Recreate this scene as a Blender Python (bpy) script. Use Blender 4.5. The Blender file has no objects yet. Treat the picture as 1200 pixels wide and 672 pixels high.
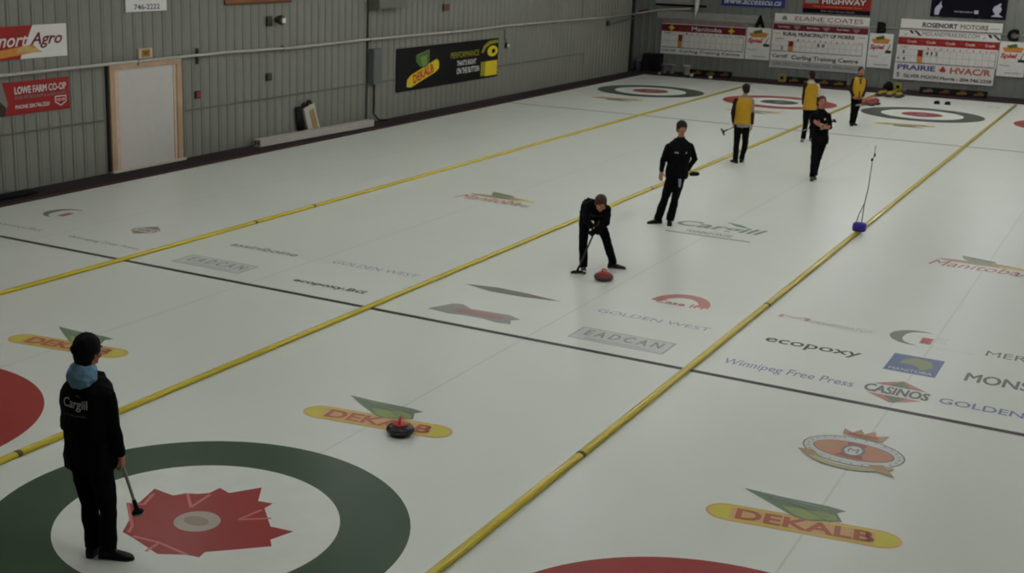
import bpy, bmesh, math, random
from mathutils import Vector, Matrix, noise
from mathutils.bvhtree import BVHTree
random.seed(7)
SC = bpy.context.scene
COL = SC.collection
PI = math.pi

# ------------------------------------------------------------------ materials
def lin(c):
    return tuple((v/12.92 if v <= .04045 else ((v+.055)/1.055)**2.4) for v in c)
MATS = {}
def mat(name, rgb, rough=.6, metal=0., var=.06, scale=6., spec=.25, bump=0., emit=None, bscale=None, coat=0.):
    """procedural material; rgb is sRGB 0..255"""
    if name in MATS: return MATS[name]
    m = bpy.data.materials.new(name); m.use_nodes = True
    nt = m.node_tree; b = nt.nodes['Principled BSDF']
    col = lin([v/255 for v in rgb])
    tc = nt.nodes.new('ShaderNodeTexCoord')
    nz = nt.nodes.new('ShaderNodeTexNoise'); nz.inputs['Scale'].default_value = scale; nz.inputs['Detail'].default_value = 5
    nt.links.new(tc.outputs['Object'], nz.inputs['Vector'])
    rp = nt.nodes.new('ShaderNodeValToRGB')
    rp.color_ramp.elements[0].position = .3; rp.color_ramp.elements[1].position = .7
    rp.color_ramp.elements[0].color = tuple(c*(1-var) for c in col)+(1,)
    rp.color_ramp.elements[1].color = tuple(min(1, c*(1+var)) for c in col)+(1,)
    nt.links.new(nz.outputs['Fac'], rp.inputs['Fac']); nt.links.new(rp.outputs['Color'], b.inputs['Base Color'])
    b.inputs['Roughness'].default_value = rough; b.inputs['Metallic'].default_value = metal
    b.inputs['Specular IOR Level'].default_value = spec
    if coat: b.inputs['Coat Weight'].default_value = coat; b.inputs['Coat Roughness'].default_value = .07
    if bump:
        n2 = nt.nodes.new('ShaderNodeTexNoise'); n2.inputs['Scale'].default_value = bscale or scale*4; n2.inputs['Detail'].default_value = 4
        nt.links.new(tc.outputs['Object'], n2.inputs['Vector'])
        bp = nt.nodes.new('ShaderNodeBump'); bp.inputs['Strength'].default_value = bump; bp.inputs['Distance'].default_value = .01
        nt.links.new(n2.outputs['Fac'], bp.inputs['Height']); nt.links.new(bp.outputs['Normal'], b.inputs['Normal'])
    if emit:
        b.inputs['Emission Color'].default_value = lin([v/255 for v in rgb])+(1,); b.inputs['Emission Strength'].default_value = emit
    MATS[name] = m
    return m

ICE_R = .3
def paint(name, rgb):          # paint seen through the ice: same gloss as the ice
    return mat('ice_'+name, rgb, rough=ICE_R, var=.04, scale=2.5, spec=.06)

# ------------------------------------------------------------------ mesh builder
class MB:
    def __init__(s): s.v = []; s.f = []; s.m = []; s.mats = []; s.sm = []
    def mi(s, m):
        if m is None: return 0
        if m not in s.mats: s.mats.append(m)
        return s.mats.index(m)
    def add(s, vs, fs, m=None, smooth=False):
        o = len(s.v); s.v += [tuple(v) for v in vs]; k = s.mi(m)
        for f in fs: s.f.append([i+o for i in f]); s.m.append(k); s.sm.append(smooth)
    def box(s, x0, x1, y0, y1, z0, z1, m=None):
        vs = [(x, y, z) for x in (x0, x1) for y in (y0, y1) for z in (z0, z1)]
        s.add(vs, [(0,1,3,2),(4,6,7,5),(0,4,5,1),(2,3,7,6),(0,2,6,4),(1,5,7,3)], m)
    def obox(s, c, ax, ay, az, hx, hy, hz, m=None):
        c = Vector(c); ax, ay, az = Vector(ax).normalized(), Vector(ay).normalized(), Vector(az).normalized()
        vs = [c+ax*hx*i+ay*hy*j+az*hz*k for i in (-1,1) for j in (-1,1) for k in (-1,1)]
        s.add(vs, [(0,1,3,2),(4,6,7,5),(0,4,5,1),(2,3,7,6),(0,2,6,4),(1,5,7,3)], m)
    def loft(s, rings, n=18, m=None, p=2.0):
        """rings: (centre, side vector, depth vector) with lengths = radii; closed both ends"""
        vs = []; 
        for c, a, b in rings:
            c, a, b = Vector(c), Vector(a), Vector(b)
            for i in range(n):
                t = 2*PI*i/n; ct, st = math.cos(t), math.sin(t)
                e = 2./p
                vs.append(c+a*math.copysign(abs(ct)**e, ct)+b*math.copysign(abs(st)**e, st))
        fs = []
        for r in range(len(rings)-1):
            for i in range(n):
                j = (i+1) % n
                fs.append((r*n+i, r*n+j, (r+1)*n+j, (r+1)*n+i))
        fs.append(tuple(reversed(range(n)))); fs.append(tuple((len(rings)-1)*n+i for i in range(n)))
        s.add(vs, fs, m, True)
    def tube(s, pts, rad, n=12, m=None, round_ends=False, flat=1.0):
        pts = [Vector(p) for p in pts]
        if not isinstance(rad, (list, tuple)): rad = [rad]*len(pts)
        rings = []; prev = None
        for i, p in enumerate(pts):
            t = (pts[min(i+1, len(pts)-1)]-pts[max(i-1, 0)]).normalized()
            if prev is None:
                h = Vector((0,0,1)) if abs(t.z) < .9 else Vector((1,0,0))
                a = t.cross(h).normalized()
            else: a = (prev-t*prev.dot(t)).normalized()
            prev = a; b = t.cross(a)
            if round_ends and i == 0:
                for k in (.95, .7, .35): rings.append((p-t*rad[0]*k, a*rad[0]*math.sqrt(1-k*k), b*rad[0]*math.sqrt(1-k*k)*flat))
            rings.append((p, a*rad[i], b*rad[i]*flat))
            if round_ends and i == len(pts)-1:
                for k in (.35, .7, .95): rings.append((p+t*rad[i]*k, a*rad[i]*math.sqrt(1-k*k), b*rad[i]*math.sqrt(1-k*k)*flat))
        s.loft(rings, n, m)
    def ball(s, c, rx, ry, rz, ax=(1,0,0), ay=(0,1,0), az=(0,0,1), n=16, k=10, m=None):
        c = Vector(c); ax, ay, az = Vector(ax), Vector(ay), Vector(az)
        rings = []
        for i in range(k+1):
            t = -PI/2+PI*i/k; q = max(.02, math.cos(t))
            rings.append((c+az*rz*math.sin(t), ax*rx*q, ay*ry*q))
        s.loft(rings, n, m)
    def lathe(s, prof, c=(0,0,0), n=32, m=None):
        rings = [(Vector(c)+Vector((0,0,z)), (r,0,0), (0,r,0)) for r, z in prof]
        s.loft(rings, n, m)
    def poly(s, pts, fn, m=None):
        """flat concave polygon, triangulated"""
        bm = bmesh.new(); vs = [bm.verts.new((x, y, 0)) for x, y in pts]
        f = bm.faces.new(vs); bmesh.ops.triangulate(bm, faces=[f])
        bm.verts.index_update()
        fs = [[v.index for v in g.verts] for g in bm.faces]; vv = [fn(v.co.x, v.co.y) for v in bm.verts]
        bm.free(); s.add(vv, fs, m)
    def ring(s, cx, cy, r0, r1, fn, m=None, n=96, ex=1., ey=1., a0=0, a1=2*PI, rot=0.):
        vs = []; fs = []; full = abs(a1-a0-2*PI) < 1e-6; c, sn = math.cos(rot), math.sin(rot)
        for i in range(n+(0 if full else 1)):
            t = a0+(a1-a0)*i/n
            for r in (r0, r1):
                x, y = r*math.cos(t)*ex, r*math.sin(t)*ey
                vs.append(fn(cx+x*c-y*sn, cy+x*sn+y*c))
        k = len(vs)//2
        for i in range(k if full else k-1):
            j = (i+1) % k; fs.append((2*i, 2*i+1, 2*j+1, 2*j))
        s.add(vs, fs, m)
    def disc(s, cx, cy, r, fn, m=None, n=64, ex=1., ey=1., rot=0.):
        c, sn = math.cos(rot), math.sin(rot); vs = []
        for i in range(n):
            t = 2*PI*i/n; x, y = r*math.cos(t)*ex, r*math.sin(t)*ey
            vs.append(fn(cx+x*c-y*sn, cy+x*sn+y*c))
        s.add(vs, [tuple(range(n))], m)
    def rect(s, x0, x1, y0, y1, fn, m=None):
        s.add([fn(x0,y0), fn(x1,y0), fn(x1,y1), fn(x0,y1)], [(0,1,2,3)], m)
    def text(s, st, x0, x1, y0, y1, fn, m=None, bold=.0, shear=0., rot=0., piv=None):
        thick = 0.
        if bold and any(q in st for q in 'MWNmwnK') and abs(rot) < 1e-6 and fn.__name__ != 'fn': thick, bold = bold, 0.
        vs, fs = text_geo(st, bold, shear)
        if thick:                      # heavier letters: a thin strip along every outline edge
            sx, sy = x1-x0, y1-y0; w = thick*sy*1.3; seen = {}
            for g in fs:
                for i in range(len(g)):
                    e = (g[i], g[(i+1) % len(g)]); seen[e] = 1
            O, A, B = Vector(fn(0,0)), Vector(fn(1,0)), Vector(fn(0,1)); nn = (A-O).cross(B-O).normalized()*.0006
            for (a, b) in seen:
                if (b, a) in seen: continue
                ax, ay, bx, by = x0+vs[a][0]*sx, y0+vs[a][1]*sy, x0+vs[b][0]*sx, y0+vs[b][1]*sy
                L = math.hypot(bx-ax, by-ay)
                if L < 1e-6: continue
                dx, dy = (bx-ax)/L, (by-ay)/L; ax -= dx*w*.5; ay -= dy*w*.5; bx += dx*w*.5; by += dy*w*.5
                q = [Vector(fn(ax-dy*w*s_, ay+dx*w*s_))+nn for s_ in (-1, 1)]+[Vector(fn(bx-dy*w*s_, by+dx*w*s_))+nn for s_ in (1, -1)]
                s.add(q, [(0,1,2,3)], m)
        c, sn = math.cos(rot), math.sin(rot); px, py = piv or ((x0+x1)/2, (y0+y1)/2)
        out = []
        for u, v in vs:
            x, y = x0+u*(x1-x0)-px, y0+v*(y1-y0)-py
            out.append(fn(px+x*c-y*sn, py+x*sn+y*c))
        s.add(out, fs, m)
    def build(s, name, material=None, parent=None, smooth=None, loc=None, rotz=0, label=None):
        me = bpy.data.meshes.new(name); me.from_pydata(s.v, [], s.f); 
        ms = s.mats if s.mats else [material]
        for k in ms: me.materials.append(k)
        if s.mats: me.polygons.foreach_set('material_index', s.m)
        me.polygons.foreach_set('use_smooth', [(smooth if smooth is not None else q) for q in s.sm])
        bm = bmesh.new(); bm.from_mesh(me)
        closed = all(len(e.link_faces) == 2 for e in bm.edges)
        if closed: bmesh.ops.recalc_face_normals(bm, faces=bm.faces)
        bm.to_mesh(me); bm.free(); me.update()
        return link(name, me, parent, loc, rotz, label)

def link(name, me, parent=None, loc=None, rotz=0, label=None):
    o = bpy.data.objects.new(name, me); COL.objects.link(o)
    if parent is not None: o.parent = parent
    if loc is not None: o.location = loc
    if rotz: o.rotation_euler.z = rotz
    if label: o['label'] = label
    return o

_TC = {}
def text_geo(st, bold=0., shear=0.):
    key = (st, bold, shear)
    if key in _TC: return _TC[key]
    cu = bpy.data.curves.new('t', 'FONT'); cu.body = st; cu.size = 1; cu.offset = bold; cu.shear = shear; cu.resolution_u = 3
    ob = bpy.data.objects.new('t', cu); COL.objects.link(ob)
    dg = bpy.context.evaluated_depsgraph_get(); dg.update()
    me = bpy.data.meshes.new_from_object(ob.evaluated_get(dg))
    vs = [(v.co.x, v.co.y) for v in me.vertices]; fs = [list(p.vertices) for p in me.polygons]
    bpy.data.objects.remove(ob); bpy.data.curves.remove(cu); bpy.data.meshes.remove(me)
    x0, x1 = min(v[0] for v in vs), max(v[0] for v in vs); y0, y1 = min(v[1] for v in vs), max(v[1] for v in vs)
    vs = [((x-x0)/(x1-x0), (y-y0)/(y1-y0)) for x, y in vs]
    _TC[key] = (vs, fs); return _TC[key]

def remesh(mb, voxel, smooth=4, disp=0., dscale=.12):
    me = bpy.data.meshes.new('tmp'); me.from_pydata(mb.v, [], mb.f)
    bm = bmesh.new(); bm.from_mesh(me); bmesh.ops.recalc_face_normals(bm, faces=bm.faces); bm.to_mesh(me); bm.free()
    ob = bpy.data.objects.new('tmp', me); COL.objects.link(ob)
    r = ob.modifiers.new('r', 'REMESH'); r.mode = 'VOXEL'; r.voxel_size = voxel
    if smooth:
        q = ob.modifiers.new('s', 'SMOOTH'); q.factor = .5; q.iterations = smooth
    dg = bpy.context.evaluated_depsgraph_get(); dg.update()
    out = bpy.data.meshes.new_from_object(ob.evaluated_get(dg))
    bpy.data.objects.remove(ob)
    if disp:
        ns = [v.normal.copy() for v in out.vertices]
        for v, nn in zip(out.vertices, ns):
            p = Vector((v.co.x/dscale, v.co.y/dscale, v.co.z/dscale*.7))
            v.co += nn*disp*(noise.noise(p)+.5*noise.noise(p*2.3))
    out.polygons.foreach_set('use_smooth', [True]*len(out.polygons)); out.update()
    return out
def soft(mb, name, m, parent=None, voxel=.01, smooth=4, disp=0., dscale=.12, **k):
    me = remesh(mb, voxel, smooth, disp, dscale); me.name = name; me.materials.clear(); me.materials.append(m)
    return link(name, me, parent, **k)

def empty(name, loc=(0,0,0), rotz=0):
    o = bpy.data.objects.new(name, None); COL.objects.link(o); o.location = loc; o.rotation_euler.z = rotz
    o.empty_display_size = .1
    return o
def tag(o, label, cat, group=None, kind=None):
    o['label'] = label; o['category'] = cat
    if group: o['group'] = group
    if kind: o['kind'] = kind
    return o
def struct(o, label=None):
    o['kind'] = 'structure'
    if label: o['label'] = label
    return o
def copy_tree(o, parent=None):
    c = o.copy(); COL.objects.link(c)
    if parent is not None: c.parent = parent
    for ch in o.children: copy_tree(ch, c)
    return c

# ------------------------------------------------------------------ setting: dimensions (metres)
SP = 4.484                        # spacing of the sheets
HOG, FHOG, FTEE = 6.401, 28.347, 34.748
ICE_X0, ICE_X1, ICE_Y0, ICE_Y1 = -11.27, 7.0, -5.6, 40.2
WX, BY = -12.15, 42.1             # left wall, back wall
RX, NY, TOP = 7.9, -9.0, 6.2

m_ice = mat('ice', (221,226,213), rough=ICE_R, var=.018, scale=.5, spec=.16)
m_walk = mat('walkway_carpet', (46,38,39), rough=.95, var=.15, scale=9, spec=.2)
m_wall = mat('painted_metal_siding', (122,123,112), rough=.55, var=.05, scale=1.2)
m_wall_b = mat('back_siding', (116,119,110), rough=.55, var=.05, scale=1.2)
m_ceil = mat('ceiling_panels', (205,205,198), rough=.8)
m_drk = mat('plain_black', (14,14,15), rough=.8)

mb = MB(); mb.box(ICE_X0, ICE_X1, ICE_Y0, ICE_Y1, -.12, 0)
floor = struct(mb.build('floor', m_ice), 'white curling ice with painted rings, lines and sponsor marks')
mb = MB()
for a in ((-14.2, ICE_X0, NY-.2, BY+.2), (ICE_X1, RX+.2, NY-.2, BY+.2), (ICE_X0, ICE_X1, NY-.2, ICE_Y0), (ICE_X0, ICE_X1, ICE_Y1, BY+.2)):
    mb.box(*a, -.12, .012)
walk = struct(mb.build('floor', m_walk), 'dark maroon walkway around the ice')

def siding(name, p0, p1, z0, z1, m, pitch=.3048, depth=.022, inward=(1,0)):
    """trapezoid-ribbed metal siding from p0 to p1 (plan), ribs toward inward"""
    p0, p1 = Vector(p0), Vector(p1); L = (p1-p0).length; d = (p1-p0)/L; nrm = Vector(inward)
    prof = []; s = 0
    while s < L:
        for a, h in ((0, 0), (.44, 0), (.50, 1), (.58, 1), (.64, 0), (.74, 0), (.77, .35), (.81, .35), (.84, 0)):
            if s+a*pitch < L: prof.append((s+a*pitch, h*depth))
        s += pitch
    prof.append((L, 0)); mb = MB(); vs = []
    for q, h in prof:
        c = p0+d*q+nrm*h; vs += [(c.x, c.y, z0), (c.x, c.y, z1)]
    n = len(prof); b0, b1 = p1-nrm*.12, p0-nrm*.12
    vs += [(b0.x, b0.y, z0), (b0.x, b0.y, z1), (b1.x, b1.y, z0), (b1.x, b1.y, z1)]
    fs = [(2*i, 2*i+2, 2*i+3, 2*i+1) for i in range(n+1)]+[(2*(n+1), 0, 1, 2*(n+1)+1)]
    mb.add(vs, fs, m); return struct(mb.build(name, m))
siding('wall_left', (WX, NY), (WX, 40.7), 0, TOP, m_wall, inward=(1,0))
siding('wall_back', (-13.6, BY), (RX, BY), 0, TOP, m_wall_b, inward=(0,-1))
siding('wall_right', (RX, NY), (RX, BY), 0, TOP, m_wall, inward=(-1,0))
siding('wall_front', (-12.3, NY), (RX, NY), 0, TOP, m_wall, inward=(0,1))
mb = MB(); mb.box(-13.72, -13.6, 40.58, BY+.12, 0, TOP); mb.box(-13.6, WX-.12, 40.58, 40.7, 0, TOP)
struct(mb.build('wall_recess', m_wall_b))
mb = MB(); mb.box(-14, RX+.12, NY-.12, BY+.12, TOP, TOP+.12); struct(mb.build('ceiling', m_ceil))
# dark end post and flashing at the end of the left wall
mb = MB(); mb.box(WX-.1, WX+.07, 40.66, 40.82, 0, TOP); struct(mb.build('trim_1', mat('dark_post', (34,34,32), .6)))
# horizontal girt line of the siding on the left wall, and the vertical joint
m_girt = mat('girt_grey', (92,95,86), .6)
mb = MB(); mb.box(WX, WX+.03, 6.0, 11.52, 1.10, 1.135); struct(mb.build('trim_2', m_girt))
mb = MB(); mb.box(WX, WX+.03, 13.92, 22.9, 1.05, 1.085); struct(mb.build('trim_2', m_girt))
mb = MB(); mb.box(WX, WX+.03, 29.24, 36.1, .985, 1.02); mb.box(WX, WX+.03, 36.07, 36.11, .62, 1.0)
struct(mb.build('trim_2', m_girt))
mb = MB(); mb.box(WX, WX+.035, 21.44, 21.50, 0.02, TOP); struct(mb.build('trim_3', mat('joint_dark', (62,64,58), .6)))
mb = MB(); mb.box(WX, WX+.03, 35.75, 35.80, 2.3, TOP); struct(mb.build('trim_3', m_girt))
# low dark curb strips at the edge of the ice
m_curb = mat('curb_red', (70,38,38), .8)
mb = MB(); mb.box(ICE_X0-.05, ICE_X0, ICE_Y0, ICE_Y1+.05, .0, .035); mb.box(ICE_X0, ICE_X1, ICE_Y1, ICE_Y1+.05, .0, .035)
struct(mb.build('trim_4', m_curb))

# ------------------------------------------------------------------ painted ice
def ice(k): return lambda u, v: (u, v, .0008+k*.0009)
c_green = paint('green', (66,84,64)); c_fgreen = paint('green_bluish', (66,80,70)); c_red = paint('red', (150,62,56)); c_fred = paint('red_disc', (150,66,60))
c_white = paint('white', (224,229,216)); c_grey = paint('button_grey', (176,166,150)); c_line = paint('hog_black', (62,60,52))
c_yel = paint('yellow', (206,196,84)); c_or = paint('orange', (208,170,116)); c_txt = paint('text_red', (180,108,84)); c_leaf = paint('leaf_green', (112,132,104)); c_leaf2 = paint('leaf_light', (146,160,100))
c_pale = paint('pale_line', (209,213,200)); c_pblue = paint('pale_blue', (158,163,178)); c_blue = paint('blue', (128,140,170)); c_blk = paint('black', (78,82,68)); c_gry = paint('grey', (156,158,148)); c_gry2 = paint('grey_dark', (124,126,117))
c_box = paint('box_grey', (204,208,200)); c_pred = paint('pale_red', (186,128,120)); c_cr = paint('crest_orange', (192,140,110)); c_gold = paint('crest_gold', (176,150,116)); c_navy = paint('navy', (104,118,150)); c_olive = paint('olive', (140,150,108)); c_mauve = paint('mauve', (168,140,136)); c_sun = paint('sun_tan', (176,150,112))
c_stroke = paint('leaf_stroke', (200,120,110))

def child(mb, name, label=None, par=None):
    return mb.build(name, None, par or floor, smooth=False, label=label)

def house(name, cx, cy, outer, centre, label, leaf=False):
    mb = MB(); mb.ring(cx, cy, 1.219, 1.829, ice(1), outer); mb.disc(cx, cy, 1.219, ice(1), c_white)
    if not leaf:
        mb.disc(cx, cy, .61, ice(2), centre); mb.disc(cx, cy, .16, ice(3), c_mauve)
    child(mb, name, label)
house('house_ring', 0, 0, c_green, c_red, 'green ring around a red maple leaf', True)
house('house_ring', -SP, 0, c_red, c_green, 'red ring at the left edge, near end')
house('house_ring', SP, 0, c_red, c_green, 'red ring at the bottom edge, near end')
house('house_ring', 0, FTEE, c_fgreen, c_fred, 'far green ring with red centre, right of the players')
house('house_ring', -2*SP, FTEE, c_fgreen, c_fred, 'far green ring with red centre, nearest the left wall')
house('house_ring', -SP, FTEE, c_red, c_fgreen, 'far red ring with dark green centre')
house('house_ring', SP, FTEE, c_red, c_fgreen, 'far red ring at the right edge')
# maple leaf
LEAF = [(-0.77,0.31),(-0.53,0.29),(-0.47,0.39),(-0.37,0.44),(-0.3,0.51),(-0.29,0.65),(-0.15,0.61),(0.02,0.87),(0.17,0.62),(0.31,0.65),(0.31,0.53),(0.48,0.36),(0.57,0.27),(0.79,0.3),(0.72,0.07),(0.8,-0.02),(0.61,-0.21),(0.41,-0.4),(0.43,-0.5),(0.32,-0.52),(0.11,-0.64),(-0.26,-0.53),(-0.4,-0.5),(-0.51,-0.3),(-0.77,-0.05),(-0.68,0.01)]
LEAF = [(x-.0, y-.0) for x, y in LEAF]
mb = MB(); mb.poly(LEAF, ice(2), c_red)
def stroke(mb, pts, w, fn, m):
    for (x0, y0), (x1, y1) in zip(pts, pts[1:]):
        dx, dy = x1-x0, y1-y0; L = math.hypot(dx, dy); nx, ny = -dy/L*w/2, dx/L*w/2
        mb.add([fn(x0-nx, y0-ny), fn(x1-nx, y1-ny), fn(x1+nx, y1+ny), fn(x0+nx, y0+ny)], [(0,1,2,3)], m)
for pts in ([(-.45,.39),(-.24,.19),(-.27,.49)], [(.31,.49),(.26,.22),(.48,.40)], [(-.27,-.51),(-.01,-.48),(0,-.66)], [(-.01,-.48),(.32,-.52)], [(-.76,-.05),(-.41,-.37),(-.35,-.48)], [(-.70,.22),(-.62,0.0),(-.74,-.05)]):
    stroke(mb, pts, .028, ice(3), c_stroke)
mb.disc(-.01, .0, .2, ice(4), c_grey); mb.disc(-.02, 0, .12, ice(5), paint('button_mark', (150,136,120)), ey=.7)
child(mb, 'maple_leaf', 'red maple leaf with pale button')

# hog lines, centre lines
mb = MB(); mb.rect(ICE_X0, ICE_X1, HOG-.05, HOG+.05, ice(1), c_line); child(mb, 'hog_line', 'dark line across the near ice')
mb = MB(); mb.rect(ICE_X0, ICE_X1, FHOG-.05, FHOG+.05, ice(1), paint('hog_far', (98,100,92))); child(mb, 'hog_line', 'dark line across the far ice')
for k in (-2, -1, 0, 1):
    mb = MB()
    for y0, y1 in ((1.83, FTEE-1.83),): mb.rect(k*SP-.012, k*SP+.012, y0, y1, ice(0), c_pale)
    child(mb, 'centre_line', 'faint grey line along the middle of the sheet')

def rotfn(cx, cy, a, k, flip=False):
    s = -1 if flip else 1; c, sn = math.cos(a), math.sin(a); f = ice(k)
    return lambda u, v: f(cx+s*(u*c-v*sn), cy+s*(u*sn+v*c))
def corn(cx, cy, flip=False, label=None):
    mb = MB(); a = math.radians(9)
    def pill(L, h, k, m):
        r = h/2; pts = []
        for i in range(13): t = -PI/2+PI*i/12; pts.append((L/2-r*1.1+r*1.1*math.cos(t), r*math.sin(t)))
        for i in range(13): t = PI/2+PI*i/12; pts.append((-L/2+r*1.1+r*1.1*math.cos(t), r*math.sin(t)))
        mb.poly(pts, rotfn(cx, cy, a, k, flip), m)
    pill(1.68, .37, 1, c_or); pill(1.62, .31, 2, c_yel)
    f3 = rotfn(cx, cy, a, 3, flip)
    mb.poly([(-.62,-.12),(-.2,-.10),(.0,-.135),(.62,-.12),(.62,.11),(0,.125),(-.2,.135),(-.62,.12)], f3, c_or)
    mb.text('DEKALB', -.56, .60, -.105, .105, rotfn(cx, cy, a, 4, flip), c_txt, bold=.035)
    f = lambda k: (lambda u, v: ice(k)(cx+(-u if flip else u), cy+(-v if flip else v)))
    mb.poly([(-.66,.50),(-.3,.50),(.1,.53),(.27,.51),(.21,.42),(.29,.26),(.02,.11),(-.1,.13),(-.35,.29)], f(3), c_leaf)
    mb.poly([(-.25,.30),(.05,.36),(.21,.36),(.25,.27),(.02,.14),(-.1,.16)], f(4), c_leaf2)
    for i in range(4): stroke(mb, [(-.5+.12*i, .47-.03*i), (.12+.03*i, .46-.09*i)], .012, f(5), c_leaf if i > 1 else c_gry)
    child(mb, 'sponsor_mark', label)
corn(0, 2.87, label='yellow pill with red lettering and green leaf, under the near curling stone')
corn(4.43, 2.87, label='yellow pill with red lettering and green leaf, bottom right')
corn(-4.45, 2.87, label='yellow pill with red lettering and green leaf, behind the standing player')
for k in (-2, -1, 0): corn(k*SP-(.02 if k else -.03), FTEE-2.95, True, 'far yellow and green mark before the far rings')

# crest
mb = MB(); cx, cy = 4.43, 4.90
mb.disc(cx, cy, .5, ice(1), c_gry2, ey=.80); mb.disc(cx, cy, .485, ice(2), c_box, ey=.78); mb.disc(cx, cy, .40, ice(3), c_gry2, ey=.62); mb.disc(cx, cy, .385, ice(4), c_cr, ey=.60)
mb.poly([(cx-.10,cy+.22),(cx+.10,cy+.22),(cx+.06,cy),(cx+.14,cy-.2),(cx-.14,cy-.2),(cx-.06,cy)], ice(5), paint('crest_red', (170,96,80)))
mb.disc(cx-.26, cy+.02, .08, ice(5), c_gold); mb.disc(cx, cy, .115, ice(6), c_gry2, ey=1.5); mb.disc(cx, cy, .085, ice(7), c_box, ey=1.5); mb.text('M', cx-.05, cx+.05, cy-.06, cy+.06, ice(8), c_gry2)
for i in range(26):
    t = 2*PI*i/26; mb.disc(cx+.445*math.cos(t), cy+.7*.5*math.sin(t), .014, ice(3), c_gry)
mb.poly([(cx-.2,cy+.42),(cx-.22,cy+.60),(cx-.12,cy+.52),(cx-.06,cy+.66),(cx,cy+.54),(cx+.08,cy+.68),(cx+.12,cy+.54),(cx+.24,cy+.62),(cx+.2,cy+.40)], ice(5), c_gold)
mb.poly([(cx-.16,cy+.44),(cx-.14,cy+.52),(cx-.06,cy+.5),(cx+.14,cy+.52),(cx+.16,cy+.43)], ice(6), paint('crest_red', (170,96,80)))
arc = []
for i in range(15): t = math.radians(210+120*i/14); arc.append((cx+.52*math.cos(t), cy+.52*math.sin(t)*1.0-.02))
for i in range(15): t = math.radians(330-120*i/14); arc.append((cx+.44*math.cos(t), cy+.43*math.sin(t)*1.0-.02))
mb.poly(arc, ice(6), c_gry2)
mb.poly([(x, y+.012) for x, y in arc], ice(7), paint('ribbon', (186,178,140)))
mb.poly([(cx-.5,cy-.24),(cx-.36,cy-.38),(cx-.26,cy-.32),(cx-.36,cy-.2)], ice(8), c_gold); mb.poly([(cx+.5,cy-.5),(cx+.3,cy-.42),(cx+.2,cy-.30),(cx+.34,cy-.22)], ice(8), c_gold)
child(mb, 'crest_mark', 'orange oval crest with a crown and ribbon')

def sun(cx, cy, word, label):
    mb = MB()
    mb.poly([(cx-.75,cy+.35),(cx-.3,cy+.42),(cx+.1,cy+.50),(cx+.62,cy+.36),(cx+.75,cy+.22),(cx+.3,cy+.2),(cx-.3,cy+.2),(cx-.6,cy+.24)], ice(1), c_sun)
    mb.poly([(cx-.42,cy+.76),(cx-.1,cy+.62),(cx+.12,cy+.50),(cx+.1,cy+.3),(cx-.18,cy+.34),(cx-.34,cy+.5)], ice(2), c_olive)
    mb.poly([(cx-.42,cy+.78),(cx+.13,cy+.60),(cx+.15,cy+.50),(cx-.25,cy+.62)], ice(3), c_gry2)
    mb.poly([(cx+.2,cy+.30),(cx+.68,cy+.38),(cx+.72,cy+.22),(cx+.25,cy+.2)], ice(2), paint('sun_yellow', (206,196,120)))
    mb.text(word, cx-.80, cx+.56, cy-.20, cy+.20, ice(3), paint('script_red', (178,108,102)), shear=.3)
    mb.text('SPIEL', cx+.50, cx+.82, cy-.26, cy-.06, ice(3), c_gry2, shear=.3)
    child(mb, 'sponsor_mark', label)
sun(-4.42, 14.15, 'Manitoba', 'red script mark with tan sunburst, left of the bending sweeper')
sun(4.45, 14.1, 'Manitoba', 'red script mark with tan sunburst, right edge')

mb = MB(); mb.text('Cargill', -.80, .80, 14.12, 14.72, ice(1), paint('cargill_grey', (136,138,130)), bold=.02, shear=.2)
mb.poly([(-.05,15.0),(.25,14.92),(.5,14.66),(.2,14.74)], ice(2), paint('cargill_leaf', (120,156,126))); mb.rect(-.75, .78, 13.60, 13.68, ice(1), c_gry)
mb.text('TRAINING CENTRE', -.45, .40, 13.76, 13.98, ice(1), c_gry, bold=.01); child(mb, 'sponsor_mark', 'grey script mark at the feet of the standing player')

def word(st, x0, x1, y0, y1, m, label, **k):
    mb = MB(); mb.text(st, x0, x1, y0, y1, ice(1), m, **k); child(mb, 'sponsor_mark', label); return mb
word('Winnipeg Free Press', 2.42, 3.97, 6.84, 7.14, c_blue, 'blue lettering beside the yellow divider')
word('ecopoxy', 2.60, 3.80, 8.02, 8.30, c_blk, 'black lettering right of the divider', bold=.012)
word('GOLDEN WEST', 4.92, 6.45, 6.93, 7.13, c_blue, 'blue capitals at the right edge', bold=.01)
word('MERIDIAN', 5.13, 6.3, 9.14, 9.38, c_gry2, 'grey capitals at the right edge')
word('MONSANTO', 5.05, 6.5, 7.94, 8.28, c_gry2, 'bold dark grey capitals at the right edge', bold=.015)
word('GOLDEN WEST', .28, 1.87, 8.08, 8.24, c_pblue, 'pale blue lettering ahead of the moving stone', bold=.0)
word('GOLDEN WEST', -4.20, -2.68, 8.16, 8.34, c_pblue, 'pale blue lettering left of the middle divider', bold=.0)
word('assiniboine', -6.17, -4.88, 8.14, 8.34, paint('pale_olive', (128,132,108)), 'small dark lettering by the left divider', bold=.01)
word('ecopoxy.BG', -4.06, -2.82, 6.90, 7.10, paint('greenish_black', (88,96,74)), 'dark green lettering beside the hog line', bold=.03)
word('Winnipeg Free Press', -8.69, -7.15, 6.98, 7.14, paint('dull_blue', (122,124,142)), 'dull blue lettering near the left wall', bold=.0)
word('ecopoxy.BG', -10.5, -9.33, 6.98, 7.16, c_gry, 'grey lettering at the left edge')
mb = MB(); mb.text('M', 2.44, 2.86, 9.34, 9.5, ice(1), paint('faint_red', (200,166,158))); mb.rect(2.5, 3.3, 9.36, 9.40, ice(1), c_pale); mb.text('CO-OPERATOR', 2.90, 3.72, 9.26, 9.42, ice(1), c_box, bold=.01); child(mb, 'sponsor_mark', 'faint red and grey lettering')
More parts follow.
